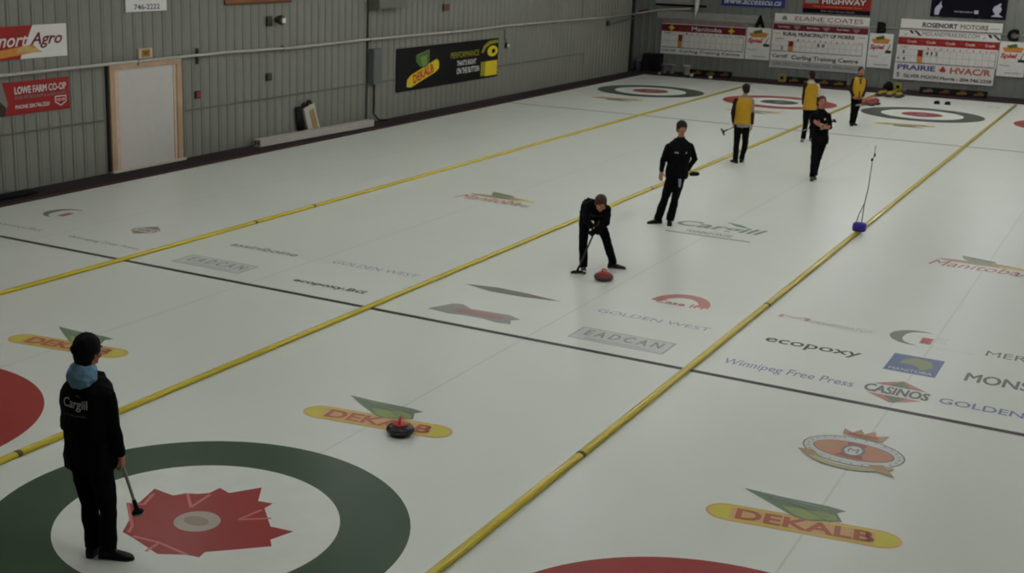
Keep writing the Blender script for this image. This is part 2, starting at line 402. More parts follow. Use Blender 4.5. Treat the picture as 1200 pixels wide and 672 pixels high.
def lawn(x0, x1, label, edge):
    mb = MB(); mb.rect(x0, x1, 6.78, 7.32, ice(1), edge); mb.rect(x0+.03, x1-.03, 6.81, 7.29, ice(2), c_box)
    mb.text('E A D C A N', x0+.14, x1-.12, 6.98, 7.22, ice(3), c_gry, bold=.02); mb.rect(x0+.2, x1-.2, 6.86, 6.89, ice(3), edge); child(mb, 'sponsor_mark', label)
lawn(.42, 1.71, 'grey box with dark capitals, left of the right divider', paint('edge_grey', (174,177,170)))
lawn(-6.23, -4.93, 'pale grey box with dark capitals, beside the left divider', paint('teal_grey', (178,186,180)))
# swirl
def swirl(cx, cy, label):
    mb = MB(); vs = []; N = 24
    for i in range(N+1):
        t = math.radians(62+220*i/N); w = .17*math.sin(PI*i/N)**.8+.004
        vs += [ice(1)(cx+.34*math.cos(t), cy+.36*math.sin(t)), ice(1)(cx+(.34-w)*math.cos(t), cy+(.36-w*.7)*math.sin(t))]
    mb.add(vs, [(2*i, 2*i+1, 2*i+3, 2*i+2) for i in range(N)], c_gry2)
    mb.rect(cx+.06, cx+.2, cy-.22, cy+.08, ice(2), c_stroke); mb.text('BE', cx+.08, cx+.18, cy-.18, cy+.02, ice(3), c_red)
    mb.text('TEC', cx+.24, cx+.38, cy-.1, cy+.18, ice(1), c_box); mb.rect(cx+.1, cx+.75, cy-.34, cy-.31, ice(1), c_pale)
    child(mb, 'sponsor_mark', label)
swirl(4.26, 9.42, 'grey crescent with small red square'); swirl(-10.05, 8.3, 'grey crescent with red square near the left wall')
mb = MB(); mb.rect(4.14, 4.74, 7.83, 8.58, ice(1), c_navy); mb.poly([(4.3,8.4),(4.42,8.5),(4.6,8.44),(4.66,8.2),(4.55,8.02),(4.42,8.2),(4.26,8.18)], ice(2), c_olive)
mb.text('MANITOBA', 4.19, 4.69, 7.88, 7.99, ice(3), c_box); mb.text('HEALTHY', 4.21, 4.5, 8.06, 8.16, ice(3), c_navy); child(mb, 'sponsor_mark', 'blue rectangle with olive shape')
def casinos(cx, cy, label, s=1., tx=c_gry2):
    mb = MB(); mb.text('CASINOS', cx-.35*s, cx+.35*s, cy-.13*s, cy+.13*s, ice(3), tx, bold=.02)
    mb.poly([(cx-.3*s,cy+.18*s),(cx,cy+.44*s),(cx+.3*s,cy+.18*s)], ice(1), c_pred); mb.poly([(cx-.12*s,cy+.2*s),(cx,cy+.42*s),(cx+.12*s,cy+.2*s)], ice(2), c_leaf)
    mb.poly([(cx-.3*s,cy-.18*s),(cx,cy-.42*s),(cx+.3*s,cy-.18*s)], ice(1), c_pred); mb.poly([(cx-.1*s,cy-.2*s),(cx+.04*s,cy-.42*s),(cx+.14*s,cy-.2*s)], ice(2), c_leaf)
    child(mb, 'sponsor_mark', label)
casinos(4.45, 7.04, 'CASINOS lettering on red and green diamonds'); casinos(-7.98, 8.15, 'grey lettering on small red and green diamonds', .72, c_gry)
# spindle, bow, red arc
mb = MB(); mb.poly([(-1.9,8.30),(-1.4,8.40),(-.9,8.36),(-.33,8.25),(-.9,8.15),(-1.4,8.14)], ice(1), c_gry2); mb.poly([(-.85,8.28),(-.4,8.26),(-.7,8.20),(-.9,8.21)], ice(2), paint('brownish', (150,128,112))); child(mb, 'sponsor_mark', 'long grey spindle shape beside the divider')
mb = MB(); mb.poly([(-1.70,6.86),(-1.62,7.05),(-1.53,7.28),(-1.40,7.32),(-1.2,7.18),(-.9,7.2),(-.62,7.22),(-.40,7.10),(-.5,7.0),(-.42,6.84),(-.6,6.80),(-.85,6.86),(-1.15,6.85),(-1.35,6.80)], ice(1), c_gry); mb.poly([(-1.36,6.95),(-1.25,7.12),(-.8,7.12),(-.85,6.95)], ice(2), c_mauve)
mb.text('PIONEER', -1.3, -.62, 6.95, 7.10, ice(3), c_pred, bold=.03); child(mb, 'sponsor_mark', 'grey and red winged mark beside the hog line')
mb = MB(); mb.ring(1.10, 9.12, .26, .42, ice(1), c_pred, n=24, ex=1., ey=1.35, a0=0, a1=PI); mb.text('Case IH', .76, 1.46, 9.04, 9.22, ice(2), c_pred, bold=.03); child(mb, 'sponsor_mark', 'red arch mark')
for x, y in ((-10.78,38.6), (-6.1,38.5), (1.63,38.56)):
    mb = MB(); mb.text('ICE', x-.2, x+.2, y-.2, y+.2, ice(1), c_gry); child(mb, 'sponsor_mark', 'small grey mark behind the far ring')

# ------------------------------------------------------------------ yellow dividers
m_div = mat('divider_foam', (194,176,26), rough=.35, var=.05, scale=3, spec=.25, coat=.3)
m_tape = mat('dark_tape', (92,84,36), .7)
for x, lab in ((-6.84,'yellow foam divider nearest the left wall'), (-2.36,'long yellow foam divider behind the sweeping players'), (2.17,'yellow foam divider with the blue weight on it, right of centre')):
    mb = MB(); rings = []
    mb.tube([(0, y, .022) for y in (ICE_Y0, 0, 10, 20, 30, ICE_Y1-.6)], .048, 14, flat=.62)
    o = mb.build('lane_divider', m_div, loc=(x, 0, 0))
    tag(o, lab, 'divider', 'yellow dividers between the sheets')
    for y in {-6.84: (9.68, 11.46), -2.36: (.16, 17.2), 2.17: (9.75, 3.2)}[x]:
        q = MB(); q.tube([(0, y-.03, .022), (0, y+.03, .022)], .050, 14, flat=.64); q.build('tape_band', m_tape, o, label='dark tape band')

# ------------------------------------------------------------------ left wall things
def lw(off): return lambda u, v: (WX+off, u, v)
def bw(off): return lambda u, v: (u, BY-off, v)
S_W = mat('sign_white', (214,212,204), .5, var=.03); S_R = mat('sign_red', (144,30,24), .5); S_K = mat('sign_black', (8,8,8), .6, spec=.15)
S_Y = mat('sign_yellow', (212,190,30), .4); S_DY = mat('sign_olive_yellow', (138,132,30), .4); S_G = mat('sign_green', (62,104,40), .4); S_TR = mat('sign_text_red', (176,40,36), .4)
S_DR = mat('sign_maroon', (104,26,36), .4); S_TX = mat('sign_text_dark', (48,48,48), .4); S_BL = mat('sign_blue', (38,62,130), .4); S_NV = mat('sign_navy', (10,9,20), .6, spec=.1); S_OR = mat('sign_orange', (196,130,56), .4)
S_GY = mat('sign_grey', (128,128,122), .4); S_PU = mat('sign_purple', (74,70,126), .4); S_WT = mat('sign_bright', (214,214,208), .35)

# 1 red and white agro sign
o = empty('wall_sign', (WX+.02, 9.2, 2.8)); tag(o, 'red and white sign reading Agro, above the red sign at the left edge', 'sign')
def wbox(name, m, par, y0, y1, z0, z1, t0, t1, label=None):
    t0 = max(t0, .022)
    mb = MB(); mb.box(WX+t0, WX+t1, y0, y1, z0, z1); q = mb.build(name, m, par, label=label)
    if par: q.matrix_parent_inverse = Matrix.Translation(-Vector(par.location))
    return q
def wflat(mb, name, par, label=None):
    q = mb.build(name, None, par, smooth=False, label=label)
    if par: q.matrix_parent_inverse = Matrix.Translation(-Vector(par.location))
    return q
wbox('panel', S_W, o, 7.8, 10.58, 2.5, 3.12, .02, .045)
mb = MB(); mb.poly([(7.8,2.5),(9.38,2.5),(9.72,3.12),(7.8,3.12)], lw(.047), S_R); mb.poly([(8.4,2.5),(9.9,2.62),(9.7,2.76),(9.3,2.72),(8.6,2.66)], lw(.049), S_OR)
mb.poly([(9.3,2.62),(9.95,2.60),(9.8,2.68),(9.5,2.75),(9.35,2.72)], lw(.051), mat('wheat', (190,160,100), .5))
mb.text('Rosenort', 8.1, 9.58, 2.74, 2.98, lw(.053), S_W, bold=.015, shear=.35); mb.text('Agro', 9.64, 10.46, 2.68, 2.98, lw(.053), S_DR, bold=.015, shear=.35)
wflat(mb, 'lettering', o)
# 2 red co-op sign
o = empty('wall_sign', (WX+.02, 9.5, 1.8)); tag(o, 'red sign reading LOWE FARM CO-OP below the white pipe', 'sign')
wbox('panel', S_R, o, 7.6, 10.59, 1.47, 2.09, .02, .045)
mb = MB(); mb.poly([(7.6,1.47),(8.95,1.47),(9.02,1.7),(8.9,2.09),(7.6,2.09)], lw(.047), mat('photo_grey', (120,120,112), .4)); mb.poly([(7.6,1.47),(8.95,1.47),(8.98,1.62),(8.8,1.78),(8.4,1.82),(7.6,1.75)], lw(.049), mat('photo_brown', (52,40,30), .5))
mb.text('LOWE FARM CO-OP', 9.2, 10.5, 1.86, 1.99, lw(.049), S_WT, bold=.03); mb.text('BULK PETROLEUM & LUBRICANTS', 9.2, 10.5, 1.76, 1.82, lw(.049), S_GY, bold=.01); mb.text('PHONE 204.746.2220', 9.2, 10.05, 1.58, 1.65, lw(.049), S_WT, bold=.02)
mb.poly([(10.2,1.74),(10.5,1.74),(10.5,1.62),(10.35,1.54),(10.2,1.62)], lw(.049), S_WT); mb.poly([(10.22,1.72),(10.48,1.72),(10.48,1.63),(10.35,1.56),(10.22,1.63)], lw(.051), S_R); mb.text('CO-OP', 10.24, 10.46, 1.64, 1.69, lw(.053), S_WT, bold=.03)
wflat(mb, 'lettering', o)
# 3 phone sign
o = empty('wall_sign', (WX+.02, 12.9, 3.5)); tag(o, 'white sign ending in a phone number, above the boarded door', 'sign')
wbox('panel', S_WT, o, 12.26, 13.5, 3.27, 4.1, .02, .045)
mb = MB(); mb.text('746-2222', 12.5, 13.28, 3.31, 3.42, lw(.048), S_TX, bold=.015); mb.text('PLUMBING', 12.6, 13.2, 3.50, 3.58, lw(.048), S_GY); wflat(mb, 'lettering', o)
# 4 wooden sign
o = empty('wall_sign', (WX+.02, 16.7, 3.7)); tag(o, 'brown wooden board on the siding, cut by the top of the photo', 'sign')
wbox('panel', mat('brown_wood', (122,76,34), .5, var=.15, scale=3), o, 15.46, 18.0, 3.33, 4.2, .02, .055)
wbox('border', mat('dark_wood', (80,48,22), .5, var=.15), o, 15.46, 18.0, 3.32, 3.36, .02, .065)
# 5 floodlight
o = empty('flood_light', (WX+.02, 17.3, 2.9)); tag(o, 'small dark floodlight with a pale lens on the left wall', 'light')
wbox('mount_plate', mat('dark_metal', (60,58,50), .5, .3), o, 17.02, 17.2, 2.78, 3.02, .0, .06)
mb = MB(); mb.loft([((WX+.06,17.32,2.93),(0,.07,0),(0,0,.06)), ((WX+.16,17.36,2.93),(0,.12,0),(0,0,.11)), ((WX+.24,17.38,2.92),(0,.13,0),(0,0,.12))], 4); q = mb.build('lamp_housing', mat('dark_metal', (60,58,50)), o, smooth=False); q.matrix_parent_inverse = Matrix.Translation(-o.location)
mb = MB(); mb.box(WX+.24, WX+.255, 17.36, 17.48, 2.86, 2.97); q = mb.build('lens', mat('lens', (225,222,205), .2), o); q.matrix_parent_inverse = Matrix.Translation(-o.location)
# 6 door: white sheet in a raw wood frame
m_raw = mat('raw_lumber', (172,146,118), .7, var=.12, scale=2.5); m_wp = mat('white_panel', (190,188,180), .5, var=.03)
mb = MB(); mb.box(WX, WX+.07, 11.93, 13.62, .05, 2.2)
door = struct(mb.build('door_1', m_wp), 'white boarded door in a raw wood frame on the left wall')
for nm, a in (('door_frame', (11.66,11.80,.05,2.24)), ('door_frame', (13.70,13.86,.05,2.24))):
    mb = MB(); mb.box(WX, WX+.11, *a); mb.build(nm, m_raw, door, label='raw wood post')
for a in ((11.80,11.93,.05,2.2), (13.62,13.70,.05,2.2)):
    mb = MB(); mb.box(WX, WX+.085, *a); mb.build('door_stop', mat('raw_lumber_pale', (196,172,148), .7, var=.08), door, label='paler inner post')
mb = MB(); mb.box(WX, WX+.11, 11.80, 13.70, 2.13, 2.24); mb.build('header', m_raw, door, label='raw wood header')
mb = MB(); mb.box(WX, WX+.15, 11.66, 13.92, .013, .06); mb.build('sill', mat('pale_sill', (186,182,160), .6), door, label='pale sill')
mb = MB(); mb.box(WX, WX+.075, 11.61, 11.66, .05, 2.24); mb.box(WX, WX+.075, 13.86, 13.90, .9, 2.3); mb.build('frame_edge', mat('dark_edge', (40,38,34), .8), door, label='dark gap beside frame')
# 7 little sign above the door
o = empty('exit_plaque', (WX+.02, 12.8, 2.4)); tag(o, 'small wooden plaque with a yellow square above the boarded door', 'sign')
wbox('backing', mat('raw_lumber_pale', (196,172,148)), o, 12.58, 12.99, 2.31, 2.51, .02, .07)
wbox('face', mat('ochre', (150,116,40), .6), o, 12.66, 12.91, 2.34, 2.49, .07, .08)
mb = MB(); mb.text('EXIT', 12.70, 12.87, 2.38, 2.45, lw(.083), S_K, bold=.03); wflat(mb, 'lettering', o)
# 8 small wall boxes
def wallbox(name, y0, y1, z0, z1, m, label, cat, d=.07, front=None):
    o = empty(name, (WX+.02, (y0+y1)/2, z0)); tag(o, label, cat)
    wbox('housing', m, o, y0, y1, z0, z1, .0, d)
    wbox('cover', front or m, o, y0+.02, y1-.02, z0+.03, z1-.03, d, d+.012); return o
wallbox('fire_alarm_box', 14.37, 14.53, 1.31, 1.48, mat('alarm_dark', (60,40,36), .5), 'small red pull box right of the boarded door', 'alarm', front=mat('alarm_red', (150,40,34), .5))
wallbox('switch_box', 16.98, 17.17, 1.50, 1.68, mat('dark_metal', (60,58,50)), 'small dark switch box below the long white pipe', 'box')
wallbox('fire_alarm_box', 25.5, 25.85, 2.86, 3.06, mat('brownish_box', (96,66,50), .6), 'small brown box high above the black banner', 'box', .06)
wallbox('junction_box', 14.44, 14.52, 2.07, 2.42, mat('dark_metal', (60,58,50)), 'narrow dark clip on the white pipe right of the door', 'box', .05)
wallbox('electrical_cabinet', 21.50, 21.94, 1.06, 2.0, mat('grey_cabinet', (94,98,94), .5, .1), 'tall grey electrical cabinet left of the black banner', 'cabinet', .2)
wallbox('unit_heater', 21.5, 22.92, 3.06, 3.75, mat('grey_unit', (100,102,92), .5), 'grey box high on the wall above the electrical cabinet', 'box', .35)
wallbox('sensor', 29.66, 29.82, 1.56, 1.72, mat('dark_metal', (60,58,50)), 'small sensor with a pale lens, right of the black banner', 'sensor', .1, mat('lens', (225,222,205)))
mb = MB(); mb.tube([(WX+.03, 29.6, 2.14), (WX+.03, 29.6, 1.9), (WX+.04, 29.72, 1.7)], .012); tag(mb.build('cable', S_K), 'short cable dropping to the sensor right of the banner', 'cable')
mb = MB(); mb.tube([(WX+.05, 21.78, 1.06), (WX+.05, 21.80, .5), (WX+.06, 21.76, .25), (WX+.12, 21.95, .06), (WX+.3, 22.15, .035)], .022); tag(mb.build('cable', S_K), 'black cable hanging from the electrical cabinet to the floor', 'cable')
mb = MB(); mb.tube([(WX+.045, 21.46, 2.0), (WX+.045, 21.46, 3.1)], .018); tag(mb.build('conduit', mat('joint_dark', (62,64,58))), 'dark conduit rising from the grey cabinet', 'pipe')
# 9 white pipe along the wall
m_pipe = mat('white_pipe', (172,170,158), .4)
o = empty('water_pipe', (WX+.1, 10, 2.26)); tag(o, 'long white pipe running along the left wall', 'pipe')
ys = [NY+.3, 2, 6, 9, 11.8, 15.4, 18, 21.5, 24, 27, 30, 34, 37, 40.9]; pts = [(WX+.10, y, 2.255+.022*math.sin(y*1.3)) for y in ys]
mb = MB(); mb.tube(pts, .032, 10); q = mb.build('pipe_run', m_pipe, o); q.matrix_parent_inverse = Matrix.Translation(-o.location)
for y in (6.5, 12.5, 17.6, 21.5, 26, 33.2, 38.5):
    mb = MB(); mb.box(WX+.024, WX+.13, y-.02, y+.02, 2.18, 2.30); q = mb.build('bracket', mat('bracket_grey', (120,120,112), .5), o, label='grey bracket'); q.matrix_parent_inverse = Matrix.Translation(-o.location)
o = tag(empty('pipe_stub', (WX+.1, 38.2, 2.0)), 'short pale pipe stub near the far end of the left wall', 'pipe')
mb = MB(); mb.tube([(WX+.055,38.15,2.08),(WX+.08,38.15,1.98),(WX+.1,38.6,1.97),(WX+.1,39.9,2.06),(WX+.1,40.6,2.1)], .03, 8); q = mb.build('pipe_run', m_girt, o); q.matrix_parent_inverse = Matrix.Translation(-o.location)
mb = MB(); mb.box(WX+.022, WX+.12, 38.05, 38.2, 1.9, 2.1); q = mb.build('elbow', mat('dark_metal', (60,58,50)), o); q.matrix_parent_inverse = Matrix.Translation(-o.location)
# 10 black banner
o = empty('banner', (WX+.02, 26, .7)); tag(o, 'long black banner reading DEKALB and PERFORMANCE on the left wall', 'banner')
wbox('panel', S_K, o, 22.97, 29.16, .70, 1.91, .02, .04)
mb = MB(); f = lw(.043)
mb.poly([(23.52,.82),(23.75,.78),(25.15,1.12),(25.35,1.22),(25.35,1.42),(25.2,1.50),(23.75,1.13),(23.55,1.02)], f, S_Y)
a = math.atan2(.36, 1.5); mb.text('DEKALB', 23.85, 25.05, 1.0, 1.26, lw(.046), S_TR, bold=.04, rot=a)
mb.poly([(24.0,1.66),(24.5,1.74),(24.75,1.78),(24.72,1.36),(24.55,1.28),(24.2,1.36),(24.02,1.5)], lw(.046), S_G); mb.poly([(24.25,1.6),(24.65,1.64),(24.6,1.36),(24.4,1.34)], lw(.048), mat('corn_light', (110,140,60), .5)); stroke(mb, [(24.05,1.68),(24.75,1.79),(24.76,1.40)], .02, lw(.049), S_GY)
mb.text('PERFORMANCE', 26.05, 27.85, 1.45, 1.62, lw(.046), S_DY, bold=.02); mb.text("THAT'S RIGHT", 26.45, 27.68, 1.2, 1.36, lw(.046), S_WT, bold=.02); mb.text('ON THE BUTTON', 26.45, 27.88, .96, 1.13, lw(.046), S_WT, bold=.02)
# the big yellow bottle cap shape at the right end
mb.rect(28.0, 29.12, .78, 1.22, lw(.043), S_DY); mb.rect(28.3, 29.12, .76, 1.22, lw(.045), S_Y)
mb.poly([(28.0,1.5),(28.15,1.72),(28.5,1.84),(29.12,1.86),(29.12,1.76),(28.6,1.74),(28.3,1.64),(28.15,1.5)], lw(.046), S_DY)
mb.disc(28.76, 1.52, .35, lw(.047), S_Y, ey=.48); mb.disc(28.82, 1.52, .12, lw(.049), S_K, ey=.6)
wflat(mb, 'lettering', o)
# 11 long white beam on the walkway and the box leaning behind it
o = empty('foam_beam', (-11.9, 18.5, .013)); tag(o, 'long white foam beam lying along the foot of the left wall', 'beam')
m_foam = mat('white_foam', (176,172,160), .7, var=.05)
mb = MB(); mb.loft([((-12.00+.12*0,16.35,.095),(.11,0,0),(0,0,.082)), ((-11.86,21.0,.095),(.11,0,0),(0,0,.082))], 4); 
mb = MB(); A, Bp = Vector((-11.90,16.35,0)), Vector((-11.74,21.1,0)); dr = (Bp-A).normalized(); sd = Vector((dr.y,-dr.x,0))
mb.obox((A+Bp)/2+Vector((0,0,.10)), dr, sd, (0,0,1), (Bp-A).length/2, .10, .085); q = mb.build('beam_body', m_foam, o); q.matrix_parent_inverse = Matrix.Translation(-o.location)
for k in (-.05, .03):
    mb = MB(); mb.obox(A+sd*k+Vector((0,0,.10)), dr, sd, (0,0,1), .006, .02, .05); q = mb.build('end_slot', S_K, o, label='dark slot in the end'); q.matrix_parent_inverse = Matrix.Translation(-o.location)
o = empty('storage_box', (-12.0, 18.5, .0)); tag(o, 'white box with a tan label leaning against the left wall behind the beam', 'box')
up = Vector((-.08,-.14,.62)).normalized(); sd = Vector((.0,1,.0)); sd = (sd-up*sd.dot(up)).normalized(); nn = sd.cross(up)
cB = Vector((-12.02,18.72,.40))
mb = MB(); mb.obox(cB, sd, up, nn, .24, .36, .035); q = mb.build('box_body', m_foam, o); q.matrix_parent_inverse = Matrix.Translation(-o.location)
nf = nn if nn.x > 0 else -nn
mb = MB(); mb.obox(cB+nf*.038+sd*.06-up*.02, sd, up, nn, .10, .26, .004); q = mb.build('tan_label', mat('tan_card', (142,122,80), .8), o, label='tan label'); q.matrix_parent_inverse = Matrix.Translation(-o.location)
for dy in (-.12, .1):
    mb = MB(); mb.tube([cB+up*.36+sd*(dy-.09)-nf*.02, cB+up*.44+sd*(dy-.05)-nf*.02, cB+up*.46+sd*dy-nf*.02, cB+up*.44+sd*(dy+.05)-nf*.02, cB+up*.36+sd*(dy+.08)-nf*.02], .035, 8); q = mb.build('grip', mat('dark_maroon_grip', (42,22,22), .7), o, label='dark grip'); q.matrix_parent_inverse = Matrix.Translation(-o.location)
o = empty('rubber_mat', (-12.05, 18.1, 0)); tag(o, 'black rolled mat standing behind the white box', 'mat')
mb = MB(); mb.loft([((-12.08,18.38,.013),(.035,0,0),(0,.13,0)), ((-12.08,18.26,.76),(.035,0,0),(0,.13,0))], 12); q = mb.build('roll', S_K, o); q.matrix_parent_inverse = Matrix.Translation(-o.location)
# 12 grey board and black bag at the left edge
mb = MB(); mb.box(-.12, .12, -.9, .5, 0, .07); mb.box(-.12,.12,-.9,-.8,0,.16); tag(mb.build('wood_board', mat('grey_board', (112,114,100), .7), loc=(-11.95, 8.35, .013)), 'grey board on the walkway at the left edge', 'board')
mb = MB(); mb.loft([((0,-.5,.05),(.05,0,0),(0,0,.03)),((0,-.35,.07),(.10,0,0),(0,0,.06)),((0,.3,.07),(.11,0,0),(0,0,.06)),((0,.5,.05),(.05,0,0),(0,0,.03))], 12); tag(mb.build('duffel_bag', mat('black_cloth', (16,16,18), .9), loc=(-11.7, 8.75, .0)), 'low black bag on the walkway at the left edge', 'bag')

# ------------------------------------------------------------------ back wall things
def bchild(mb, name, par, m=None, label=None):
    q = mb.build(name, m, par, smooth=False if m is None else None, label=label); q.matrix_parent_inverse = Matrix.Translation(-par.location); return q
def bbox(par, name, m, x0, x1, z0, z1, t0=.02, t1=.05, label=None):
    t0 = max(t0, .022)
    mb = MB(); mb.box(x0, x1, BY-t1, BY-t0, z0, z1); return bchild(mb, name, par, m, label)
def grid(o, x0, x1, z0, z1, n, px0, px1, nums_row, head_z, seed):
    mb = MB(); f = bw(.056); w = .008
    zm = (z0+z1)/2
    for z in (z0, zm, z1): mb.rect(x0, x1, z-w/2, z+w/2, f, S_GY)
    mb.rect(x0, x1, z0-.02, z0, bw(.057), S_TX)
    for i in range(n+1):
        x = px1+.06+(x1-px1-.06)*i/n; mb.rect(x-w/2, x+w/2, z0, z1, f, S_GY)
    mb.rect(x1-.014, x1, z0, z1, bw(.057), S_TX)
    bchild(mb, 'score_grid', o)
    mb = MB(); mb.box(px0, px1, BY-.075, BY-.05, zm, z1); bchild(mb, 'team_plate', o, mat('plate_red', (124,26,20), .5), 'red team plate')
    mb = MB(); mb.box(px0, px1, BY-.075, BY-.05, z0, zm); bchild(mb, 'team_plate', o, S_OR, 'yellow team plate')
    mb = MB()
    for i in range(n):
        x = px1+.06+(x1-px1-.06)*(i+.5)/n; st = str(i+1) if i < n-1 else 'TOTAL'
        mb.text(st, x-(.03 if i < n-1 else .12), x+(.03 if i < n-1 else .12), head_z-.035, head_z+.035, bw(.058), S_TR, bold=.01)
    bchild(mb, 'end_numbers', o)

# --- scoreboard A
o = empty('scoreboard', (-9.65, BY-.02, .71)); tag(o, 'white scoreboard headed Curl Manitoba at the far left end', 'scoreboard')
bbox(o, 'board', mat('board_white', (216,216,208), .4), -11.36, -7.94, .71, 2.06)
S_PH = mat('sign_pink', (140,112,114), .5); mb = MB()
mb.rect(-11.36, -7.94, 1.90, 2.06, bw(.053), S_GY)
for i in range(7): mb.rect(-11.3+i*.48, -11.0+i*.48, 1.90, 2.05, bw(.055), S_PH)
bchild(mb, 'photo_strip', o)
bbox(o, 'maroon_strip', S_DR, -11.36, -7.95, 1.60, 1.88, .05, .06)
mb = MB(); mb.text('Curl', -10.62, -10.2, 1.67, 1.80, bw(.063), mat('gold', (120,84,40), .5), bold=.01); mb.text('Manitoba', -10.12, -8.90, 1.66, 1.82, bw(.063), S_WT, bold=.01)
for x in (-10.95, -8.52): mb.poly([(x-.14,1.74),(x-.05,1.79),(x,1.88),(x+.05,1.79),(x+.14,1.74),(x+.05,1.69),(x,1.61),(x-.05,1.69)], bw(.063), S_Y)
mb.text('Cargill', -11.3, -10.72, .78, .90, bw(.055), S_TX, bold=.02, shear=.3); mb.text('Curling Training Centre', -10.55, -8.12, .77, .90, bw(.055), S_TX, bold=.02)
mb.text('SHEET', -11.25, -10.9, 1.50, 1.56, bw(.055), S_TR, bold=.01)
bchild(mb, 'lettering', o); grid(o, -11.33, -8.0, .98, 1.48, 11, -10.64, -10.48, None, 1.53, 1)
# strip over scoreboard A
o = empty('sign_strip', (-9.5, BY-.02, 2.1)); tag(o, 'pale blank sign strip above the Curl Manitoba scoreboard', 'sign')
bbox(o, 'panel', mat('strip_grey', (150,150,142), .45), -11.6, -7.30, 2.09, 2.38, .02, .06); mb = MB(); mb.text('VANDERVEEN  EXCAVATING', -8.9, -7.5, 2.18, 2.28, bw(.064), S_GY); bchild(mb, 'lettering', o)
# --- poster builder
def poster(x0, x1, z0, z1, letter, label, lz):
    o = empty('bonspiel_poster', ((x0+x1)/2, BY-.02, z0)); tag(o, label, 'poster', 'white posters beside the scoreboards')
    bbox(o, 'panel', mat('board_white', (216,216,208)), x0, x1, z0, z1, .02, .07)
    w = x1-x0; mb = MB(); f = bw(.073)
    mb.poly([(x0+.1*w,z1-.22),(x0+.5*w,z1-.14),(x0+.9*w,z1-.20),(x0+.8*w,z1-.36),(x0+.2*w,z1-.36)], f, S_OR); mb.poly([(x0+.25*w,z1-.14),(x0+.6*w,z1-.06),(x0+.65*w,z1-.18),(x0+.35*w,z1-.24)], bw(.076), S_G)
    mb.text('Spiel', x0+.06*w, x0+.68*w, z1-.62, z1-.40, bw(.076), S_TR, bold=.04, shear=.2)
    mb.poly([(x0+.78*w,z1-.6),(x0+.9*w,z1-.35),(x0+.93*w,z1-.35),(x0+.84*w,z1-.6)], bw(.076), S_GY); mb.rect(x0+.72*w, x0+.97*w, z1-.70, z1-.60, bw(.076), S_TX)
    mb.text('Manitoba', x0+.08*w, x0+.45*w, z1-.86, z1-.80, f, S_TX); mb.text('www.curlmb.ca', x0+.3*w, x0+.9*w, z0+.10, z0+.16, f, S_TX, bold=.01)
    bchild(mb, 'lettering', o)
    vs, fs = text_geo(letter, .07, 0); lx0, lx1, lz0, lz1 = lz
    q = MB(); n = len(vs)
    P = [(lx0+u*(lx1-lx0), BY-.10, lz0+v*(lz1-lz0)) for u, v in vs]; Q = [(x, BY-.068, z) for x, y, z in P]
    es = {}
    for g in fs:
        for i in range(len(g)): e = (g[i], g[(i+1) % len(g)]); es[e] = 1
    side = [(a, b, b+n, a+n) for (a, b) in es if (b, a) not in es]
    q.add(P+Q, [list(g) for g in fs]+[[i+n for i in reversed(g)] for g in fs]+side, None)
    L = q.build('sheet_letter', S_K); L.location = (0,0,0)
    tag(L, 'black cut-out letter %s on the back wall above its poster' % letter, 'letter', 'sheet letters')
poster(-7.90, -6.96, .72, 1.93, 'A', 'white bonspiel poster under the letter A', (-7.62, -7.22, 1.93, 2.40))
poster(-3.31, -2.46, .73, 1.98, 'B', 'white bonspiel poster under the letter B', (-3.08, -2.74, 1.98, 2.40))
poster(1.16, 2.05, .75, 1.96, 'C', 'white bonspiel poster under the letter C at the right edge', (1.34, 1.72, 1.96, 2.40))
# --- scoreboard B
o = empty('scoreboard', (-5.1, BY-.02, .46)); tag(o, 'white scoreboard reading Elaine Coates and Rural Municipality of Morris', 'scoreboard')
bbox(o, 'board', mat('board_white', (216,216,208)), -6.92, -3.36, .48, 2.14)
bbox(o, 'top_panel', S_W, -6.88, -3.37, 2.16, 2.52, .03, .07)
bbox(o, 'maroon_strip', S_DR, -6.90, -3.38, 1.90, 2.13, .05, .06)
mb = MB(); mb.text('ELAINE COATES', -6.1, -3.60, 2.28, 2.44, bw(.074), S_DR, bold=.0); mb.poly([(-6.6,2.28),(-6.4,2.28),(-6.42,2.4),(-6.5,2.46),(-6.58,2.4)], bw(.074), S_GY); mb.text('REAL ESTATE SALES', -5.2, -3.8, 2.19, 2.25, bw(.074), S_GY)
for i in range(3):
    x = -6.72+i*1.10; mb.text('Red Valley', x, x+.45, 1.98, 2.06, bw(.063), S_W, bold=.01); mb.poly([(x+.58,2.08),(x+.86,2.08),(x+.80,1.98),(x+.72,1.93),(x+.64,1.98)], bw(.063), S_PH)
mb.text('RURAL MUNICIPALITY OF MORRIS', -6.50, -3.85, 1.70, 1.83, bw(.054), S_TX, bold=.045); mb.rect(-6.86,-6.6,1.76,1.78,bw(.054),S_GY); mb.rect(-3.78,-3.45,1.76,1.78,bw(.054),S_GY)
mb.text('SHEET', -6.78, -6.45, 1.55, 1.61, bw(.054), S_TR, bold=.01)
mb.text('1', -5.17, -5.10, 1.34, 1.46, bw(.060), S_TX, bold=.05); mb.text('0', -5.02, -4.90, 1.34, 1.46, bw(.060), S_TX, bold=.05)
mb.text('2', -6.55, -6.45, 1.17, 1.30, bw(.060), S_TX, bold=.03)
mb.text('Cargill', -6.84, -6.25, .82, 1.0, bw(.054), S_TX, bold=.02, shear=.3); mb.text('Curling Training Centre', -6.1, -3.62, .78, .98, bw(.054), S_TX, bold=.02)
mb.rect(-6.9,-3.4,.5,.76,bw(.053),mat('pale_strip',(168,170,166),.4))
for i in range(3): mb.text('MORRIS CURLING CLUB', -6.8+i*1.14, -5.78+i*1.14, .58, .69, bw(.055), S_GY, bold=.02)
